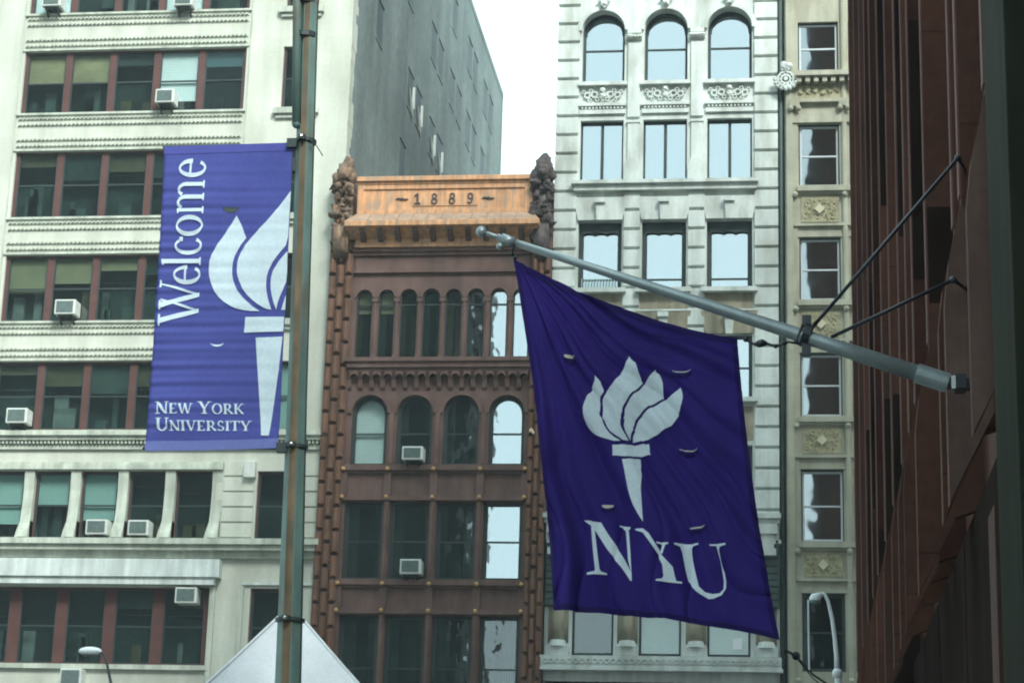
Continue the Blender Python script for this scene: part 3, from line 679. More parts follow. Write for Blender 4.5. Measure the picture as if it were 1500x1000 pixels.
for i,q in enumerate(rz[:6]):
    w.cut(); zt = q[0]; zb = rz[i+1][1] if i<5 else 10
    if i==5: continue
    if i==0:
        w.box(.26,7.4,BY-.5,BY-.001,34.85,35.05)
        for k in range(22): w.box(.3+k*.33,.48+k*.33,BY-.4,BY-.001,34.62,34.848)
        w.box(.0,7.4,BY-.2,BY-.001,33.85,34.0); w.box(0,7.4,BY-.12,BY-.001,33.02,33.4)
        for x in (.2,2.11,4.02): 
            w.box(x-.2,x+.2,BY-.28,BY-.001,33.65,33.84)
            for s_ in (-1,1): w.ball((x+s_*.15,BY-.22,33.58),.12,9,7)
        rp.box(.3,7.3,BY-.06,BY-.001,34.02,34.6)
        for k in range(24): rp.ball((.45+k*.28,BY-.07,34.28+.05*((k*7)%3)),.12,8,6,lump=.6,sy=.6)
        continue
    w.box(.28,7.4,BY-.22,BY-.001,zt-.22,zt-.001); w.box(.28,7.4,BY-.1,BY-.001,zt-.32,zt-.221)
    if i<5:
        w.box(.15,7.4,BY-.14,BY-.001,zb+.42,zb+.52); w.box(.28,7.4,BY-.05,BY-.001,zb+.0,zb+.08)
        for a,b in wins:
            rp.cut(); dm.cut(); rp.box(a+.08,b-.05,BY-.03,BY-.001,zb+.6,zt-.42); c=(a+b)/2; zc=(zb+.6+zt-.42)/2; rnd=random.Random(i)
            for k in range(90): rp.ball((a+.2+rnd.random()*(b-a-.4),BY-.033,zb+.72+rnd.random()*(zt-zb-1.25)),rnd.uniform(.03,.06),6,5,lump=.6,sy=.7)
            dm.prism_xz([(c-.2,zc),(c,zc-.2),(c+.2,zc),(c,zc+.2)],BY-.14,BY-.031)
for x in (.2,2.11,4.02):
    for q in rz[:6]: w.ball((x,BY-.14,q[0]-.35),.12,8,6,lump=.3)
w.build('moulding', M['beige'], bei); rp.build('relief_panel', M['beigerelief'], bei); dm.build('diamond_boss', M['diamond'] if 'diamond' in M else M['beige'], bei)
# round medallion with shell top at the joint between the two buildings
x,z = at(1151,116,BY-.3); w = MB()
for ro,ri,yy in ((.34,.27,.36),(.21,.14,.33),(.08,.0,.38)): w.ring((x,z),ro,max(ri,.001),BY-yy,BY-.161,0,2*math.pi,18)
for k in range(10): a=2*math.pi*k/10; w.ball((x+.24*math.cos(a),BY-.3,z+.24*math.sin(a)),.05,7,5)
w.ball((x,BY-.3,z+.5),.2,10,8,lump=.4); w.ball((x-.1,BY-.3,z+.62),.12,8,6,lump=.4); w.ball((x+.15,BY-.3,z+.55),.13,8,6,lump=.4)
for k in range(9): a=math.pi*(1+k/8); w.ball((x+.42*math.cos(a),BY-.3,z+.4*math.sin(a)),.09,8,6,lump=.4)
w.build('medallion', M['white'], bei)

# ------------------------------------------------------------------ dark red ribbed building on the right
bro = thing('sandstone_building', 'dark red sandstone building with close vertical ribs at right edge of photo', 'building', (2.5,30,0))
TOP = 62
w = MB(); w.box(1.85,55,10,46,0,TOP); w.box(1.86,55,-45,9.99,0,16); w.build('wall', M['sandstone'], bro)  # unseen height and bulk shaped to shade the facades, rear kept low for light
ribs = [46.0,42.4,39.2,36.6,34.3,31.4,28.8,26.3,24.6,23.3,20.9,17.35,16.6,14.3]
rr_ = random.Random(4)
for y in ribs:
    w = MB(); t = .16
    # face turned to the viewer, profile in x,z, splayed below 7.4 m and cut off on a slant above the recess
    poly = [(1.851,TOP),(1.35,TOP),(1.35,7.45),(1.31,7.25),(1.24,6.95),(1.20,6.6),(1.20,5.0),(1.56,5.75),(1.851,5.85)]
    if y==46.0: poly = [(1.851,TOP),(1.35,TOP),(1.35,0),(1.851,0)]
    w.prism_xz(poly, y, y+t); w.build('rib', M[rr_.choice(['sandstone','sandstone','sandstone','sandstonedark'])], bro)
    if y < 46:
        f = MB(); f.prism_xz([(1.352,7.42),(1.242,6.96),(1.203,6.6),(1.203,5.02),(1.555,5.72),(1.56,6.5),(1.42,7.2)], y-.008, y-.001); f.build('splayed_foot', M['sandfoot' if y in (14.3,16.6) else 'sandstone'], bro)
    e = MB(); e.box(1.335,1.3495,y+.01,y+t-.01,7.5,TOP); e.build('rib_edge', M['sandedge'], bro)
w = MB()
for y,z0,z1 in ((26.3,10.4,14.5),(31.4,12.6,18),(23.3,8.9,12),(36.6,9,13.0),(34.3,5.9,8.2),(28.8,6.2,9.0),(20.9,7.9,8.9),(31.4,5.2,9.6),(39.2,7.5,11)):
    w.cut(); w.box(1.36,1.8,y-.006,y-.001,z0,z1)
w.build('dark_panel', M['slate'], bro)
w = MB()
for y,wd in ((15.4,.5),): w.cut(); w.box(1.42,1.699,y,y+wd,0,4.75)
w.build('lower_pier', M['sandstone'], bro)
w = MB()
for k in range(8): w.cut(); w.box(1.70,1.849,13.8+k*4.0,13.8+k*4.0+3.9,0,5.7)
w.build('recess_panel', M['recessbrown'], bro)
w = MB(); w.box(1.27,1.95,12.2,13.5,0,TOP)
w.box(1.42,1.47,12.185,12.199,0,TOP); w.box(1.27,1.95,12.18,12.199,7.6,7.68)
w.build('corner_column', M['greencol'], bro, bevel=.02)

# tower behind the viewer, seen only in the window reflections
w = MB(); w.box(-220,-25.8,-20,-8,0,92); tag(w.build('office_tower', M['brick']), 'dark tower block mirrored in the brown building windows', 'building')

# ------------------------------------------------------------------ air conditioners
aircon(75,0,CY,'air conditioner in the first window of the top row, cut by the picture top',w=.8)
aircon(268,-1,CY,'air conditioner in the fourth window of the top row, cut by the picture top',w=.8)
aircon(241,140,CY,'white air conditioner with grey grille below the white window shade of the cream building',w=.78,h=.58)
aircon(95,449,CY,'dark fronted air conditioner with white side on cream building, left of Welcome lettering',w=.85,h=.60)
aircon(24,608,CY,'white air conditioner on cream building near the left picture edge, above dentil band',w=.85,h=.60)
aircon(141,771,CY,'dark grilled air conditioner under a pale teal blind in the scrolled pier storey',w=.85,h=.58)
aircon(202,772,CY,'white cased air conditioner in the dark window right of the teal blinds',w=.82,h=.58)
aircon(272,871,CY+.2,'pale air conditioner hanging high under the white fascia in red framed window',w=.85,h=.60,bracket=False)
aircon(103,992,CY,'air conditioner at the bottom picture edge under the lowest stone sill',w=.85,h=.7)
aircon(604,663,RY,'white air conditioner with dark bracket in arched window of brown building',w=.80,h=.52)
aircon(601,829,RY,'small white air conditioner in square window of brown building',w=.80,h=.56)

# ------------------------------------------------------------------ printed artwork on cloth
def tess(poly, step=9.0):
    bm = bmesh.new(); vs = [bm.verts.new((x,y,0)) for x,y in poly]
    fc_ = bm.faces.new(vs); fc_.normal_update(); bmesh.ops.triangulate(bm, faces=bm.faces[:], ngon_method='EAR_CLIP')
    xs = [p[0] for p in poly]; ys = [p[1] for p in poly]
    for lo,hi,no in ((min(xs),max(xs),(1,0,0)),(min(ys),max(ys),(0,1,0))):
        v = math.floor(lo/step)*step+step
        while v < hi:
            bmesh.ops.bisect_plane(bm, geom=bm.verts[:]+bm.edges[:]+bm.faces[:], plane_co=(v*no[0],v*no[1],0), plane_no=no, dist=1e-5); v += step
    bm.verts.index_update(); V = [(v.co.x,v.co.y) for v in bm.verts]; F = [[v.index for v in f.verts] for f in bm.faces]; bm.free()
    return V, F
def smooth_poly(P, keep=40):
    # one Chaikin pass that leaves sharp corners alone
    out = []; n = len(P)
    for i in range(n):
        a,b,c = Vector(P[i-1]),Vector(P[i]),Vector(P[(i+1)%n])
        ang = math.degrees((b-a).angle(c-b)) if (b-a).length>1e-6 and (c-b).length>1e-6 else 0
        if ang > keep: out.append(tuple(b))
        else: out += [tuple(b.lerp(a,.25)), tuple(b.lerp(c,.25))]
    return out
def printed(name, polys, surf, mt, parent, off, label=None, step=9.0):
    mb = MB(); k = 0
    for P in polys:
        V,F = tess(P, step); k += 1
        mb.add([surf(x,y,off+.0006*(k%4)) for x,y in V], F)
    o = mb.build(name, mt, parent, smooth=True, fix=False)
    if label: o['label'] = label
    return o

# ---- flag
FY = 16.3
def fold(x, y):
    dx, dy = x-752, y-372; r = math.hypot(dx,dy)+1; th = math.atan2(dy,dx)
    a = min(1,r/160)*min(1,max(0,(th-.30)/.15)+.15)
    n = noise.noise(Vector((x*.006,y*.006,0)))
    f = math.sin(th*26+n*3.0)*.5+math.sin(th*47+1.3+n*5)*.28+.22*math.sin(th*85+n*7)
    lo = .55+.6*min(1,max(0,(y-560)/200)); f += .35*(1-abs(math.sin(th*33+n*6)))**3
    m2 = noise.noise(Vector((x*.022+y*.013,(y-x)*.004,7)))
    return a*(.062*f*lo+.035*n+.014*m2)+.05*math.sin((x-760)/95.)*min(1,r/300)
def flag_pt(x, y, off=0.0):
    X,Z = at(x,y,FY); e = 2.0
    gx = (fold(x+e,y)-fold(x-e,y))/(2*e)*180; gy = (fold(x,y+e)-fold(x,y-e))/(2*e)*180
    n = Vector((gx,-1,-gy)).normalized()
    return (X+n.x*off, FY+fold(x,y)+n.y*off, Z+n.z*off)
TL,TR,BL,BR = (752,379),(1080,496),(811,893),(1142,937)
def bow(P,Q,s,sag,axis):
    x = P[0]+(Q[0]-P[0])*s; y = P[1]+(Q[1]-P[1])*s; k = 4*s*(1-s)*sag
    return (x+(k if axis=='x' else 0), y+(k if axis=='y' else 0))
def coons(s,t,cs):
    TL,TR,BL,BR,top,bot,lef,rig = cs
    T = bow(TL,TR,s,top,'y'); Bm = bow(BL,BR,s,bot,'y'); L_ = bow(TL,BL,t,lef,'x'); Rr = bow(TR,BR,t,rig,'x')
    return tuple((1-t)*T[i]+t*Bm[i]+(1-s)*L_[i]+s*Rr[i]-((1-s)*(1-t)*TL[i]+s*(1-t)*TR[i]+(1-s)*t*BL[i]+s*t*BR[i]) for i in (0,1))
def sheet(name, surf, cs, nu, nv, mt, parent, s0=0,s1=1,t0=0,t1=1, thick=.003, off=0):
    mb = MB()
    vs = [surf(*coons(s0+(s1-s0)*i/nu,t0+(t1-t0)*j/nv,cs),off) for j in range(nv+1) for i in range(nu+1)]
    mb.add(vs,[(j*(nu+1)+i,(j+1)*(nu+1)+i,(j+1)*(nu+1)+i+1,j*(nu+1)+i+1) for j in range(nv) for i in range(nu)])
    o = mb.build(name, mt, parent, smooth=True, fix=False)
    if thick: m_ = o.modifiers.new('thickness','SOLIDIFY'); m_.thickness = thick; m_.offset = -1
    return o
fc = (TL,TR,BL,BR,15,-9,8,-7)
fx,fz = at(920,650,FY)
flag = thing('flag', 'large violet flag with white torch and NYU letters hanging from slanted pole', 'flag', (fx,FY,fz))
sheet('cloth', flag_pt, fc, 220, 280, M['flag'], flag)
sheet('hem', flag_pt, fc, 150, 4, M['flaghem'], flag, 0,1,0,.022, thick=0, off=.006)
sheet('side_hem', flag_pt, fc, 4, 200, M['flaghem'], flag, .975,1,.03,1, thick=0, off=.006)
sheet('side_hem', flag_pt, fc, 4, 200, M['flaghem'], flag, 0,.02,.03,1, thick=0, off=.006)
sheet('lower_hem', flag_pt, fc, 150, 4, M['flaghem'], flag, .02,.975,.982,1, thick=0, off=.006)
c1 = lambda P: smooth_poly([(840+u/6.667,510+v/6.667) for u,v in P])
flames = [c1([(210,245),(255,300),(285,390),(285,420),(255,460),(245,540),(255,650),(300,760),(370,840),(450,893),(380,893),(280,865),(200,815),(140,740),(100,640),(95,540),(120,460),(170,410),(195,340),(203,270)]),
 c1([(540,70),(590,130),(640,220),(670,300),(670,335),(620,380),(550,450),(480,550),(455,640),(460,740),(490,820),(525,880),(470,880),(420,855),(340,790),(290,700),(272,600),(280,500),(305,430),(340,380),(420,290),(500,170),(525,105)]),
 c1([(800,195),(845,270),(875,360),(885,440),(885,475),(800,515),(700,580),(620,660),(580,740),(565,800),(555,870),(530,830),(495,750),(485,650),(510,550),(570,460),(640,395),(690,340),(740,270)]),
 c1([(1045,380),(1062,420),(1065,500),(1040,620),(980,720),(880,800),(760,865),(660,890),(580,892),(585,820),(610,730),(670,640),(750,575),(850,515),(930,475),(990,430)])]
c2 = lambda P: [(840+u/6.667,640+v/6.667) for u,v in P]
flames += [c2([(372,65),(735,50),(748,155),(560,180),(380,170)]), smooth_poly(c2([(470,205),(640,198),(655,400),(660,600),(668,720),(680,825),(640,760),(570,620),(520,450)]))]
printed('torch_emblem', flames, flag_pt, M['flagart'], flag, .012, 'pale four-flamed torch emblem', 3.5)
c3 = lambda P: [(850+u/6.522,745+v/6.522) for u,v in P]
NYU = {'N':[[(90,108),(195,112),(492,600),(492,675),(475,675),(95,150)],[(35,98),(100,104),(100,155),(70,130)],[(93,150),(125,190),(172,565),(135,570)],
  [(65,598),(130,585),(138,558),(172,558),(185,585),(245,600),(245,615),(65,618)],[(432,188),(465,185),(492,605),(450,470)],[(358,138),(485,155),(485,170),(460,190),(432,192),(400,165),(360,152)]],
 'Y':[[(530,180),(600,185),(650,230),(780,440),(880,550),(900,640),(915,685),(965,692),(965,708),(720,690),(725,675),(775,665),(790,640),(780,530),(740,440),(600,225),(535,195)],
  [(720,312),(840,318),(840,330),(815,340),(785,432),(763,408),(785,345),(770,335),(725,328)]],
 'U':[[(885,318),(1130,322),(1130,335),(1085,345),(1065,370),(1110,600),(1140,730),(1200,790),(1270,815),(1330,810),(1365,770),(1368,690),(1320,400),(1300,350),(1235,345),(1235,332),(1390,335),(1390,350),(1345,360),(1338,390),(1390,690),(1390,760),(1350,830),(1280,858),(1235,858),(1110,775),(1020,680),(1000,600),(960,400),(940,350),(890,335)]]}
for ch,P in NYU.items(): printed('letter', [c3(p) for p in P], flag_pt, M['flagart'], flag, .012, 'pale serif letter '+ch, 3.5)
def crescent(cx,cy,w_,h_,tilt=0,sag=1):
    P = []
    for i in range(13): a=math.pi*i/12; P.append((cx-w_*math.cos(a), cy+h_*math.sin(a)))
    for i in range(11,0,-1): a=math.pi*i/12; P.append((cx-w_*math.cos(a), cy+h_*(1-sag)*math.sin(a)))
    return [(x,y+(x-cx)*tilt) for x,y in P]
for cx,cy,w_,h_,tl,sg in ((834,519,8,6,-.05,.95),(998,541,14,5,-.08,.35),(1008,656,14,6,-.15,.4),(889,737,8,5,0,.95),(1022,767,12,6,-.15,.4)):
    printed('wind_slit', [crescent(cx,cy,w_,h_,tl,sg)], flag_pt, M['slitlight'], flag, .014, None, 4)  # pale crescent paints in the light seen through the slit
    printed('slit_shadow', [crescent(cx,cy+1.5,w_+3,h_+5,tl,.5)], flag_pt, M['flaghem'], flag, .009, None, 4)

# ---- flagpole
tipx,tipz = at(707,343,FY); clx,clz = at(1182,493,FY); bx,bz = at(1388,564,FY); ex,ez = at(1358,553,FY)
pole = thing('flagpole', 'slanted grey steel flagpole fixed to dark red wall and held by two black stays', 'flagpole', (bx,FY,bz))
d_ = Vector((bx-tipx,0,bz-tipz)); P_ = lambda s: (tipx+d_.x*s, FY-.06, tipz+d_.z*s)
w = MB(); w.tube([P_(.035),P_(.25),P_(.5),P_(.75),P_(1.0)],[.026,.035,.046,.057,.066],20); w.build('shaft', M['steel'], pole, smooth=True)
w = MB(); w.tube([P_(.935),P_(1.0)],.076,20); w.build('sleeve', M['steel'], pole, smooth=False)
w = MB(); w.ball(P_(0),.045,12,9); w.tube([P_(.0),P_(.05)],.018,10); w.tube([P_(.045),P_(.075)],.042,12); w.ball((P_(.05)[0]-.03,FY-.06,P_(.05)[2]-.06),.03,8,6); w.build('finial', M['steel'], pole, smooth=True)
q = P_(1.0); w = MB(); w.tube([q,(q[0]+.06,FY-.06,q[2]-.01)],.05,10); w.box(q[0]+.05,q[0]+.13,FY-.16,FY+.04,q[2]-.06,q[2]+.05); w.box(q[0]+.12,1.36,FY-.1,FY+.0,q[2]-.05,q[2]+.03); w.build('wall_bracket', M['darksteel'], pole)
w = MB(); w.box(q[0]+.02,q[0]+.07,FY-.125,FY-.005,q[2]-.055,q[2]+.045); w.build('bolt', M['chrome'], pole)
cl = Vector((clx,FY-.06,clz)); dn = d_.normalized()
w = MB(); w.tube([cl-dn*.03,cl+dn*.03],.085,16); w.tube([cl-dn*.06,cl-dn*.05],.076,16); w.box(cl.x-.035,cl.x+.035,FY-.09,FY-.03,cl.z+.06,cl.z+.15); w.box(cl.x-.04,cl.x+.03,FY-.09,FY-.03,cl.z-.17,cl.z-.06); w.build('clamp', M['darksteel'], pole)
for (px,py),(qx,qy) in (((1186,487),(1403,233)),((1217,497),(1396,411))):
    a = at(px,py,FY); b = at(qx,qy,FY); w = MB(); yb = FY+.1
    w.tube([(a[0],FY-.06,a[1]),(b[0],FY-.02,b[1])],.015,8)
    w.ball((b[0],FY-.02,b[1]),.03,8,6); w.tube([(b[0],FY-.02,b[1]),(1.4,FY+.35,b[1]+.02)],.014,8); w.build('stay', M['darksteel'], pole, smooth=True)
# halyard from the flag corner back to the clamp and from the tip to the flag
w = MB(); a = at(1080,497,FY); b = at(1168,503,FY)
pts = []
for i in range(15): t=i/14; pts.append((a[0]+(b[0]-a[0])*t, FY-.05, a[1]+(b[1]-a[1])*t-.04*math.sin(math.pi*t)+.012*math.sin(t*17)))
w.tube(pts,.010,7); w.tube([pts[4],pts[5],pts[6],pts[7]],[.012,.03,.03,.012],8); w.ball(pts[2],.022,8,6); w.ball(pts[9],.018,8,6); w.ball(pts[11],.022,8,6)
w.tube([pts[-1],(cl.x,FY-.05,cl.z-.1)],.012,7); w.build('halyard', M['darksteel'], pole, smooth=True)
w = MB(); a = at(754,380,FY); p2 = P_(.075); w.tube([p2,(a[0]-.02,FY-.03,a[1]+.05),(a[0],FY,a[1])],.009,7); w.ball((a[0],FY-.01,a[1]+.01),.018,8,6); w.build('tip_ring', M['darksteel'], pole, smooth=True)

# ------------------------------------------------------------------ street pole and banner
SY = 15.0
t0 = at(454,0,SY); t1 = at(422,1000,SY); dz = t1[1]-t0[1]
def pole_c(z):
    k = (z-t0[1])/dz; return t0[0]+(t1[0]-t0[0])*k
base_x = pole_c(0.14)
sp = thing('street_pole', 'weathered green octagonal steel pole carrying the violet banner', 'pole', (base_x,SY,.14))
w = MB(); zs = [.14,2.5,t1[1],(t1[1]*.6+t0[1]*.4),t0[1],9.6]
w.tube([(pole_c(z),SY,z) for z in zs],[.105,.100,.094,.073,.068,.060],8); w.build('shaft', M['polegreen'], sp)
w = MB()   # rust worn facet, a thin painted strip on the face turned to the street
for i in range(40):
    za = .3+i*(9.2/40); zb = za+9.2/40
    r_ = lambda z: .068+(.094-.068)*min(1,max(0,(t0[1]-z)/(t0[1]-t1[1])))
    for z0_,z1_ in ((za,zb),): w.quad((pole_c(z0_)-r_(z0_)*.30,SY-r_(z0_)*.935-.002,z0_),(pole_c(z0_)+r_(z0_)*.28,SY-r_(z0_)*.935-.002,z0_),(pole_c(z1_)+r_(z1_)*.28,SY-r_(z1_)*.935-.002,z1_),(pole_c(z1_)-r_(z1_)*.30,SY-r_(z1_)*.935-.002,z1_))
w.build('rusty_facet', M['polerust'], sp, fix=False)
w = MB(); w.tube([(base_x,SY,.14),(base_x,SY,.5),(base_x,SY,.6)],[.22,.2,.12],8); w.build('pole_base', M['polegreen'], sp)
a = at(437,0,SY); b = at(437,186,SY)
w = MB(); w.tube([(a[0]+.01,SY-.06,9.4),(a[0]+.006,SY-.06,a[1]),(b[0],SY-.06,b[1])],.036,12); w.ball((b[0],SY-.06,b[1]),.036,10,7); w.build('conduit', M['polegreen'], sp, smooth=True)
for k,py in enumerate((0,50,)):
    q = at(447,py+4,SY); w = MB(); w.tube([(q[0]-.0,SY,q[1]-.02),(q[0],SY,q[1]+.02)],.095,12); w.build('strap', M['darkframe'], sp)
for py,px in ((208,450),(655,433),(908,426)):
    z = at(px,py,SY)[1]; x = pole_c(z); r_ = .078 if py<300 else .083 if py<700 else .1
    w = MB(); w.tube([(x,SY,z-.012),(x,SY,z+.012)],r_+.006,16); w.box(x-.03,x+.02,SY-r_-.04,SY-r_+.01,z-.018,z+.018); w.build('strap', M['darkframe'], sp)
    w = MB(); w.ball((x-.005,SY-r_-.045,z),.014,8,6); w.build('strap_bolt', M['chrome'], sp)
for (px,py) in ((429,212),(408,656)):
    z = at(px,py,SY)[1]; x = pole_c(z); xe = at(243 if py<300 else 213,py,SY)[0]
    w = MB(); w.tube([(x-.05,SY,z),(xe-.01,SY+.0,z-.0)],.011,8); w.box(x-.13,x-.05,SY-.06,SY-.0,z-.04,z+.03); w.ball((xe-.01,SY,z),.014,8,6); w.build('banner_arm', M['darkframe'], sp)
q = at(434,245,SY); w = MB(); w.box(q[0]-.035,q[0]+.03,SY-.03,SY+.03,q[1]-.05,q[1]+.07); w.build('junction_box', M['darkframe'], sp, bevel=.01)
q = at(445,215,SY); w = MB(); w.tube([(q[0]+.07,SY-.08,q[1]+.02),(q[0]+.12,SY-.08,q[1]-.03),(q[0]+.17,SY-.09,q[1]-.11)],.004,6); w.build('loose_wire', M['darkframe'], sp)

bc = ((241,215),(429,209),(212,660),(407,656),0,1,2,1)
def bfold(x,y):
    L_ = max(0,min(1,(430-x)/215))
    yy = y+x*.01
    f = math.sin(yy*.29+2*noise.noise(Vector((yy*.02,0,3))))+.6*math.sin(yy*.51+1)
    top = max(0,min(1,(y-230)/60))*max(0,min(1,(645-y)/25))
    n = noise.noise(Vector((x*.012,y*.009,5)))
    return top*(.0034*f*(.25+L_)+.02*n)
def ban_pt(x,y,off=0):
    X,Z = at(x,y,SY-.03); e=1.5
    gy = (bfold(x,y+e)-bfold(x,y-e))/(2*e)*212; gx = (bfold(x+e,y)-bfold(x-e,y))/(2*e)*212
    n = Vector((gx,-1,-gy)).normalized()
    return (X+n.x*off, SY-.03+bfold(x,y)+n.y*off, Z+n.z*off)
bx_,bz_ = at(320,440,SY)
ban = thing('banner', 'tall violet street banner reading Welcome New York University with white torch', 'banner', (bx_,SY,bz_))
sheet('cloth', ban_pt, bc, 40, 260, M['banner'], ban, thick=.0025)
sheet('sleeve', ban_pt, bc, 30, 3, M['bannertop'], ban, 0,1,0,.026, thick=0, off=.003)
sheet('lower_sleeve', ban_pt, bc, 30, 3, M['bannerlow'] if 'bannerlow' in M else M['banner'], ban, 0,1,.968,1, thick=0, off=.003)
c5_ = lambda P: [(290+u/5,280+v/5) for u,v in P]
bfl = [smooth_poly(c5_([(285,180),(320,250),(355,345),(300,420),(262,500),(250,590),(265,680),(310,760),(380,830),(455,882),(370,880),(260,855),(170,800),(105,710),(78,600),(90,490),(140,400),(210,300)])),
 smooth_poly(c5_([(682,0),(670,180),(658,385),(600,450),(530,550),(498,660),(510,780),(540,870),(500,865),(420,820),(340,740),(295,640),(285,560),(305,470),(360,380),(440,290),(520,205),(600,110)])),
 smooth_poly(c5_([(656,440),(653,650),(625,720),(590,800),(575,870),(548,800),(532,700),(540,610),(580,530)])), c5_([(645,760),(640,870),(610,872)]),
 [(340+u/5,450+v/5) for u,v in [(100,75),(382,72),(377,180),(90,188)]], [(340+u/5,450+v/5) for u,v in [(175,225),(372,218),(345,450),(270,940),(213,940),(195,600)]]]
printed('torch_emblem', bfl, ban_pt, M['bannerart'], ban, .007, 'pale torch emblem cut off by banner edge', 5)

# serif alphabet: lists of polygons in units of cap height, origin at the baseline
def seg(a,b,w0,w1=None):
    w1 = w1 or w0; return [(a[0]-w0/2,a[1]),(a[0]+w0/2,a[1]),(b[0]+w1/2,b[1]),(b[0]-w1/2,b[1])]
def bar(x0,x1,y0,y1): return [(x0,y0),(x1,y0),(x1,y1),(x0,y1)]
def rings(cx,cy,rx,ry,tk,tn,a0=0,a1=360,n=20):
    out = []
    for i in range(n):
        p,q = R(a0+(a1-a0)*i/n),R(a0+(a1-a0)*(i+1)/n)
        out.append([(cx+rx*math.cos(p),cy+ry*math.sin(p)),(cx+rx*math.cos(q),cy+ry*math.sin(q)),(cx+(rx-tk)*math.cos(q),cy+(ry-tn)*math.sin(q)),(cx+(rx-tk)*math.cos(p),cy+(ry-tn)*math.sin(p))])
    return out
k_,h_ = .17,.07
GL = {
 'N':(.86,[seg((.16,0),(.16,1),.08),seg((.70,.0),(.13,1),.2,.2),seg((.72,0),(.72,1),.08),bar(0,.32,0,.06),bar(.0,.2,.94,1),bar(.58,.88,.94,1)]),
 'E':(.72,[seg((.2,0),(.2,1),k_),bar(.04,.64,0,.07),bar(.04,.62,.93,1),bar(.2,.5,.47,.54),bar(.58,.64,.0,.24),bar(.56,.62,.78,1)]),
 'W':(1.2,[seg((.38,0),(.14,1),.15,.17),seg((.38,0),(.60,.95),.07),seg((.82,0),(.58,1),.15,.17),seg((.82,0),(1.08,1),.07),bar(0,.28,.94,1),bar(.94,1.2,.94,1)]),
 'Y':(.88,[seg((.44,0),(.44,.5),k_),seg((.44,.4),(.14,1),.17,.18),seg((.46,.4),(.76,1),.08),bar(.26,.62,0,.06),bar(0,.30,.94,1),bar(.62,.9,.94,1)]),
 'O':(.9,rings(.45,.5,.42,.52,.17,.07)),
 'R':(.84,[seg((.2,0),(.2,1),k_),bar(.04,.36,0,.06),bar(.04,.4,.93,1),bar(.2,.42,.46,.53),seg((.76,0),(.40,.5),.19,.17)]+rings(.4,.73,.27,.27,.16,.07,-90,90,10)),
 'K':(.84,[seg((.2,0),(.2,1),k_),bar(.04,.36,0,.06),bar(.04,.36,.94,1),seg((.26,.45),(.68,1),.09),seg((.76,0),(.38,.6),.19,.17),bar(.56,.82,.94,1)]),
 'U':(.86,[seg((.2,.32),(.2,1),k_),seg((.70,.32),(.70,1),.08),bar(.03,.38,.94,1),bar(.58,.84,.94,1)]+rings(.425,.34,.31,.36,.16,.08,180,360,14)),
 'I':(.40,[seg((.2,0),(.2,1),k_),bar(.03,.37,0,.06),bar(.03,.37,.94,1)]),
 'V':(.84,[seg((.44,0),(.16,1),.13,.18),seg((.44,0),(.72,1),.07),bar(0,.32,.94,1),bar(.58,.86,.94,1)]),
 'S':(.64,rings(.32,.74,.24,.28,.12,.08,20,270,14)+rings(.32,.26,.27,.28,.13,.08,-160,90,14)),
 'T':(.78,[seg((.39,0),(.39,1),k_),bar(.22,.56,0,.06),bar(.03,.75,.93,1),bar(.02,.08,.78,1),bar(.70,.76,.78,1)]),
}
def setline(text, x, y, big, small, xe):
    # text in small capitals from x to xe (pixels of the banner drawing), baseline y
    tot = 0; items = []
    for i,ch in enumerate(text):
        if ch==' ': tot += big*.28; items.append((' ',0)); continue
        s = big if (i==0 or text[i-1]==' ') else small; tot += GL[ch][0]*s; items.append((ch,s))
    sq = (xe-x)/tot; out = []
    for ch,s in items:
        if ch==' ': x += big*.28*sq; continue
        out.append((ch,[[(x+u*s*sq, y-v*s) for u,v in P] for P in GL[ch][1]])); x += GL[ch][0]*s*sq
    return out
for ln in (setline('NEW YORK',227.5,606,18.5,14.5,357), setline('UNIVERSITY',227.5,631,19,14.5,368)):
    for ch,P in ln: printed('letter', P, ban_pt, M['bannerart'], ban, .008, 'small pale serif letter '+ch, 4)
def wel(s,t):                      # reading upwards along the banner's left side
    return (220+(268+.054*s-t)/3.85, 220+(985-s)/3.85)
WL = [('W',[seg((82,0),(22,225),26,30),seg((82,0),(142,215),12),seg((172,0),(108,225),26,30),seg((172,0),(232,225),12),bar(-2,60,214,225),bar(88,140,214,225),bar(208,252,214,225)]),
 ('e',rings(283,75,55,77,25,11,0,322,22)+[bar(244,328,80,91)]),
 ('l',[seg((358,0),(358,222),24),bar(337,379,0,9),[(340,208),(358,208),(369,225),(338,215)]]),
 ('c',rings(446,75,54,77,26,11,48,322,20)+[bar(470,494,108,128)]),
 ('o',rings(558,75,60,77,26,10)),
 ('m',[seg((646,0),(646,150),22),seg((718,0),(718,110),22),seg((790,0),(790,110),22),bar(625,668,0,9),bar(698,739,0,9),bar(769,811,0,9),[(626,140),(646,138),(657,152),(626,147)]]+rings(687,105,42,47,22,14,0,150,10)+rings(759,105,42,47,22,14,0,150,10)),
 ('e',rings(882,75,53,77,25,11,0,322,22)+[bar(844,926,80,91)])]
for ch,P in WL: printed('letter', [[wel(*q) for q in p] for p in P], ban_pt, M['bannerart'], ban, .007, 'pale serif letter '+ch+' of the upright word', 5)
printed('wind_slit', [crescent(318,501,10,7,0,.4)], ban_pt, M['bannerart'], ban, .006, None, 5)
printed('wind_slit', [crescent(338,303,12,9,0,.95)], ban_pt, M['slitdark'] if 'slitdark' in M else M['darkframe'], ban, .0035, None, 5)

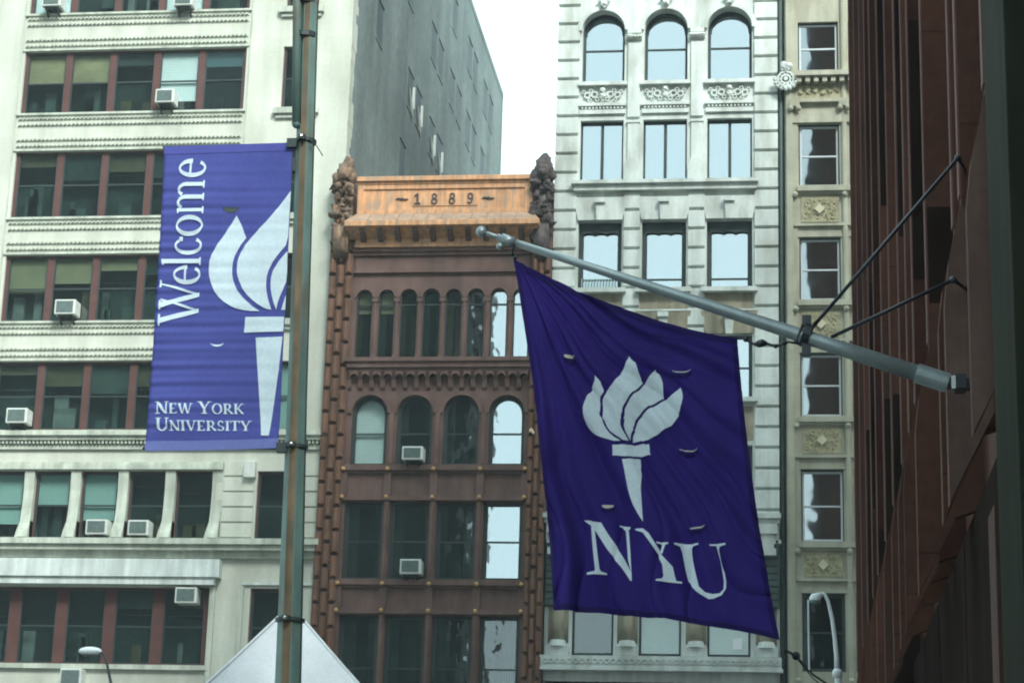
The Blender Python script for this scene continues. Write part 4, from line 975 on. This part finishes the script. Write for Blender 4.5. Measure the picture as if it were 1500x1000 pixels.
# ------------------------------------------------------------------ white canopy tent
TY = 17.5; ax,az = at(426,886,TY)
tent = thing('canopy_tent', 'peaked white canopy tent top behind the green pole', 'tent', (ax,TY,.14))
hw = 1.9; ez_ = az-hw*1.16
def roof_pt(u,v,ht): return (ax+u, TY+v, ht)
w = MB(); n = 24
tr = R(13); corners = [(x*math.cos(tr)-y*math.sin(tr), x*math.sin(tr)+y*math.cos(tr)) for x,y in ((-hw,-hw),(hw,-hw),(hw,hw),(-hw,hw))]
for s_ in range(4):
    (x0,y0),(x1,y1) = corners[s_],corners[(s_+1)%4]
    for i in range(n):
        for j in range(n):
            def pt(i,j):
                k = i/n; m_ = j/n; x=(x0+(x1-x0)*m_)*k; y=(y0+(y1-y0)*m_)*k
                return (ax+x, TY+y, az-(az-ez_)*(k**.97)-.03*math.sin(math.pi*m_)*math.sin(math.pi*k)*1.2)
            w.add([pt(i,j),pt(i+1,j),pt(i+1,j+1),pt(i,j+1)],[(0,1,2,3)])
w.build('canopy', M['canvas'], tent, smooth=True)
w = MB()
for s_ in range(4):
    (x0,y0),(x1,y1) = corners[s_],corners[(s_+1)%4]; w.quad((ax+x0,TY+y0,ez_),(ax+x1,TY+y1,ez_),(ax+x1,TY+y1,ez_-.3),(ax+x0,TY+y0,ez_-.3))
w.build('valance', M['canvas'], tent, fix=False)
for x,y in corners:
    w = MB(); w.tube([(ax+x*k,TY+y*k,az-(az-ez_)*(k**.97)+.004) for k in (.01,.25,.5,.75,1)],.012,6); w.build('seam', M['canvas'], tent)
for x,y in corners:
    w = MB(); w.tube([(ax+x*.985,TY+y*.985,.14),(ax+x*.985,TY+y*.985,ez_-.02)],.025,8); w.build('leg', M['steel'], tent)

# ------------------------------------------------------------------ street lamps
def lamp_head(mb, c, L_, dr):
    pts=[]; rr=[]
    for i in range(9): t=i/8; pts.append((c[0]+dr*L_*(t-.5),c[1],c[2]+.02*math.sin(math.pi*t)-dr*0)); rr.append(.03+.11*math.sin(math.pi*min(1,t*1.05))**.7)
    mb.tube(pts,rr,12)
# left lamp, white cobra head far down the street
LY = 62; hx,hz = at(133,954,LY); px_,pz_ = at(162,1010,LY)
lp = thing('street_lamp', 'small white headed street lamp on thin dark curved arm at lower left', 'street lamp', (px_+.25,LY,.0))
w = MB(); w.tube([(px_+.25,LY,0),(px_+.2,LY,pz_*.6),(px_+.06,LY,pz_-.2),(px_-.02,LY,pz_+.25),(px_-.2,LY,hz-.25),(hx+.4,LY,hz-.05),(hx+.15,LY,hz+.02)],[.09,.075,.05,.045,.04,.04,.04],10); w.build('arm', M['darkframe'], lp, smooth=True)
w = MB(); w.ball((hx-.02,LY,hz+.02),.36,12,9,sy=.5,sz=.36); w.build('lamp_head', M['lampwhite'], lp, smooth=True)
w = MB(); w.ball((hx-.06,LY,hz-.07),.24,12,9,sy=.5,sz=.3); w.build('lens', M['acgrille'], lp, smooth=True)
# right lamp, white gooseneck
LY = 36
G_ = lambda px,py: (at(px,py,LY)[0],LY,at(px,py,LY)[1])
b0 = G_(1228,1000)
lp = thing('street_lamp', 'white gooseneck street lamp in front of black window beside dark red wall', 'street lamp', (b0[0]+.02,LY,.14))
w = MB(); w.tube([G_(1203,868),G_(1208,870),G_(1213,880),G_(1219,905),G_(1223,935),G_(1225.5,960),G_(1226,982)],[.022,.026,.03,.034,.036,.04,.045],12); w.build('arm', M['lampwhite'], lp, smooth=True)
w = MB(); w.tube([(b0[0]+.02,LY,.14),b0,G_(1226.5,986)],[.09,.055,.055],12); w.tube([G_(1226.5,992),G_(1226.3,983),G_(1226,979)],[.08,.08,.05],12); w.build('pole', M['lampwhite'], lp, smooth=True)
a = G_(1203,869); c = G_(1194,877); w = MB(); w.tube([a,G_(1199,872),c,G_(1187,880)],[.03,.06,.105,.05],12); w.build('lamp_head', M['lampwhite'], lp, smooth=True)
c = G_(1194,881); w = MB(); w.ball(c,.1,12,8,sz=.55); w.build('lens', M['acgrille'], lp, smooth=True)
w = MB(); w.tube([G_(1184,878),G_(1184.5,930),G_(1185.5,980)],.014,6); w.build('drop_wire', M['lampwhite'], lp)
w = MB(); a = (at(1166,960,70)[0],70,at(1166,960,70)[1]); b = (at(1216,1004,70)[0],70,at(1216,1004,70)[1])
for o_,r_ in ((0,.035),(.35,.02)): w.tube([(a[0],a[1]+o_,a[2]),((a[0]+b[0])/2,70+o_,(a[2]+b[2])/2-.12-o_*.2),(b[0]-o_*.7,70,b[2])],r_,6)
w.tube([a,(at(1150,950,79.4)[0],79.7,at(1150,950,79.4)[1])],.05,6); w.ball(a,.14,8,6); w.tube([b,(b[0]+3,70,b[2]-2.4)],.03,6)
tag(w.build('overhead_cable', M['black'], smooth=True), 'black sagging cable in front of the beige building at the lower edge', 'cable')

HZ = .0006
w = MB(); w.box(-230,220,-70,140,-1,93)
hm = bpy.data.materials.new('haze'); hm.use_nodes = True; hn = hm.node_tree; hn.nodes.remove(hn.nodes['Principled BSDF'])
pv = hn.nodes.new('ShaderNodeVolumePrincipled'); pv.inputs['Density'].default_value = HZ; pv.inputs['Color'].default_value = (.9,1,.98,1); pv.inputs['Anisotropy'].default_value = .3
hn.links.new(pv.outputs[0], hn.nodes['Material Output'].inputs['Volume'])
tag(w.build('haze', hm), kind='stuff')
# ------------------------------------------------------------------ camera, sky, light
cam = bpy.data.cameras.new('Camera'); co = bpy.data.objects.new('Camera', cam); COL.objects.link(co); sc.camera = co
from mathutils import Matrix
mw = Matrix(((AR.x,AU.x,-AF.x,0),(AR.y,AU.y,-AF.y,0),(AR.z,AU.z,-AF.z,EYE),(0,0,0,1))); co.matrix_world = mw
cam.sensor_width = 36; cam.lens = 36*FPX/1500; cam.clip_start = .1; cam.clip_end = 5000

wd_ = bpy.data.worlds.new('World'); sc.world = wd_; wd_.use_nodes = True
nt = wd_.node_tree; bg = nt.nodes['Background']; sky = nt.nodes.new('ShaderNodeTexSky'); sky.sky_type = 'NISHITA'; sky.sun_disc = False
SE, SR = R(58), R(-25)
sky.sun_elevation = SE; sky.sun_rotation = SR; sky.air_density = 2.0; sky.dust_density = 6; sky.ozone_density = 1.0
hs = nt.nodes.new('ShaderNodeMix'); hs.data_type = 'RGBA'; hs.inputs['Factor'].default_value = .82; hs.inputs['B'].default_value = (13.0,17.0,18.0,1)
nt.links.new(sky.outputs[0], hs.inputs['A']); nt.links.new(hs.outputs['Result'], bg.inputs['Color']); bg.inputs['Strength'].default_value = .075
sun = bpy.data.lights.new('Sun','SUN'); sun.energy = 3.4; sun.angle = R(18); sun.color = (.97,1,.96)
so = bpy.data.objects.new('Sun', sun); COL.objects.link(so)
sdir = Vector((.55,-1,1.0)).normalized(); so.rotation_euler = sdir.to_track_quat('Z','Y').to_euler()
sky.sun_elevation = math.asin(sdir.z); sky.sun_rotation = math.atan2(sdir.x, sdir.y)

sc.view_settings.view_transform = 'Standard'; sc.view_settings.look = 'None'; sc.view_settings.exposure = .75; sc.view_settings.gamma = 1
sc.render.engine = 'CYCLES'; sc.cycles.filter_width = 2.0
sc.cycles.transparent_max_bounces = 12; sc.cycles.max_bounces = 8
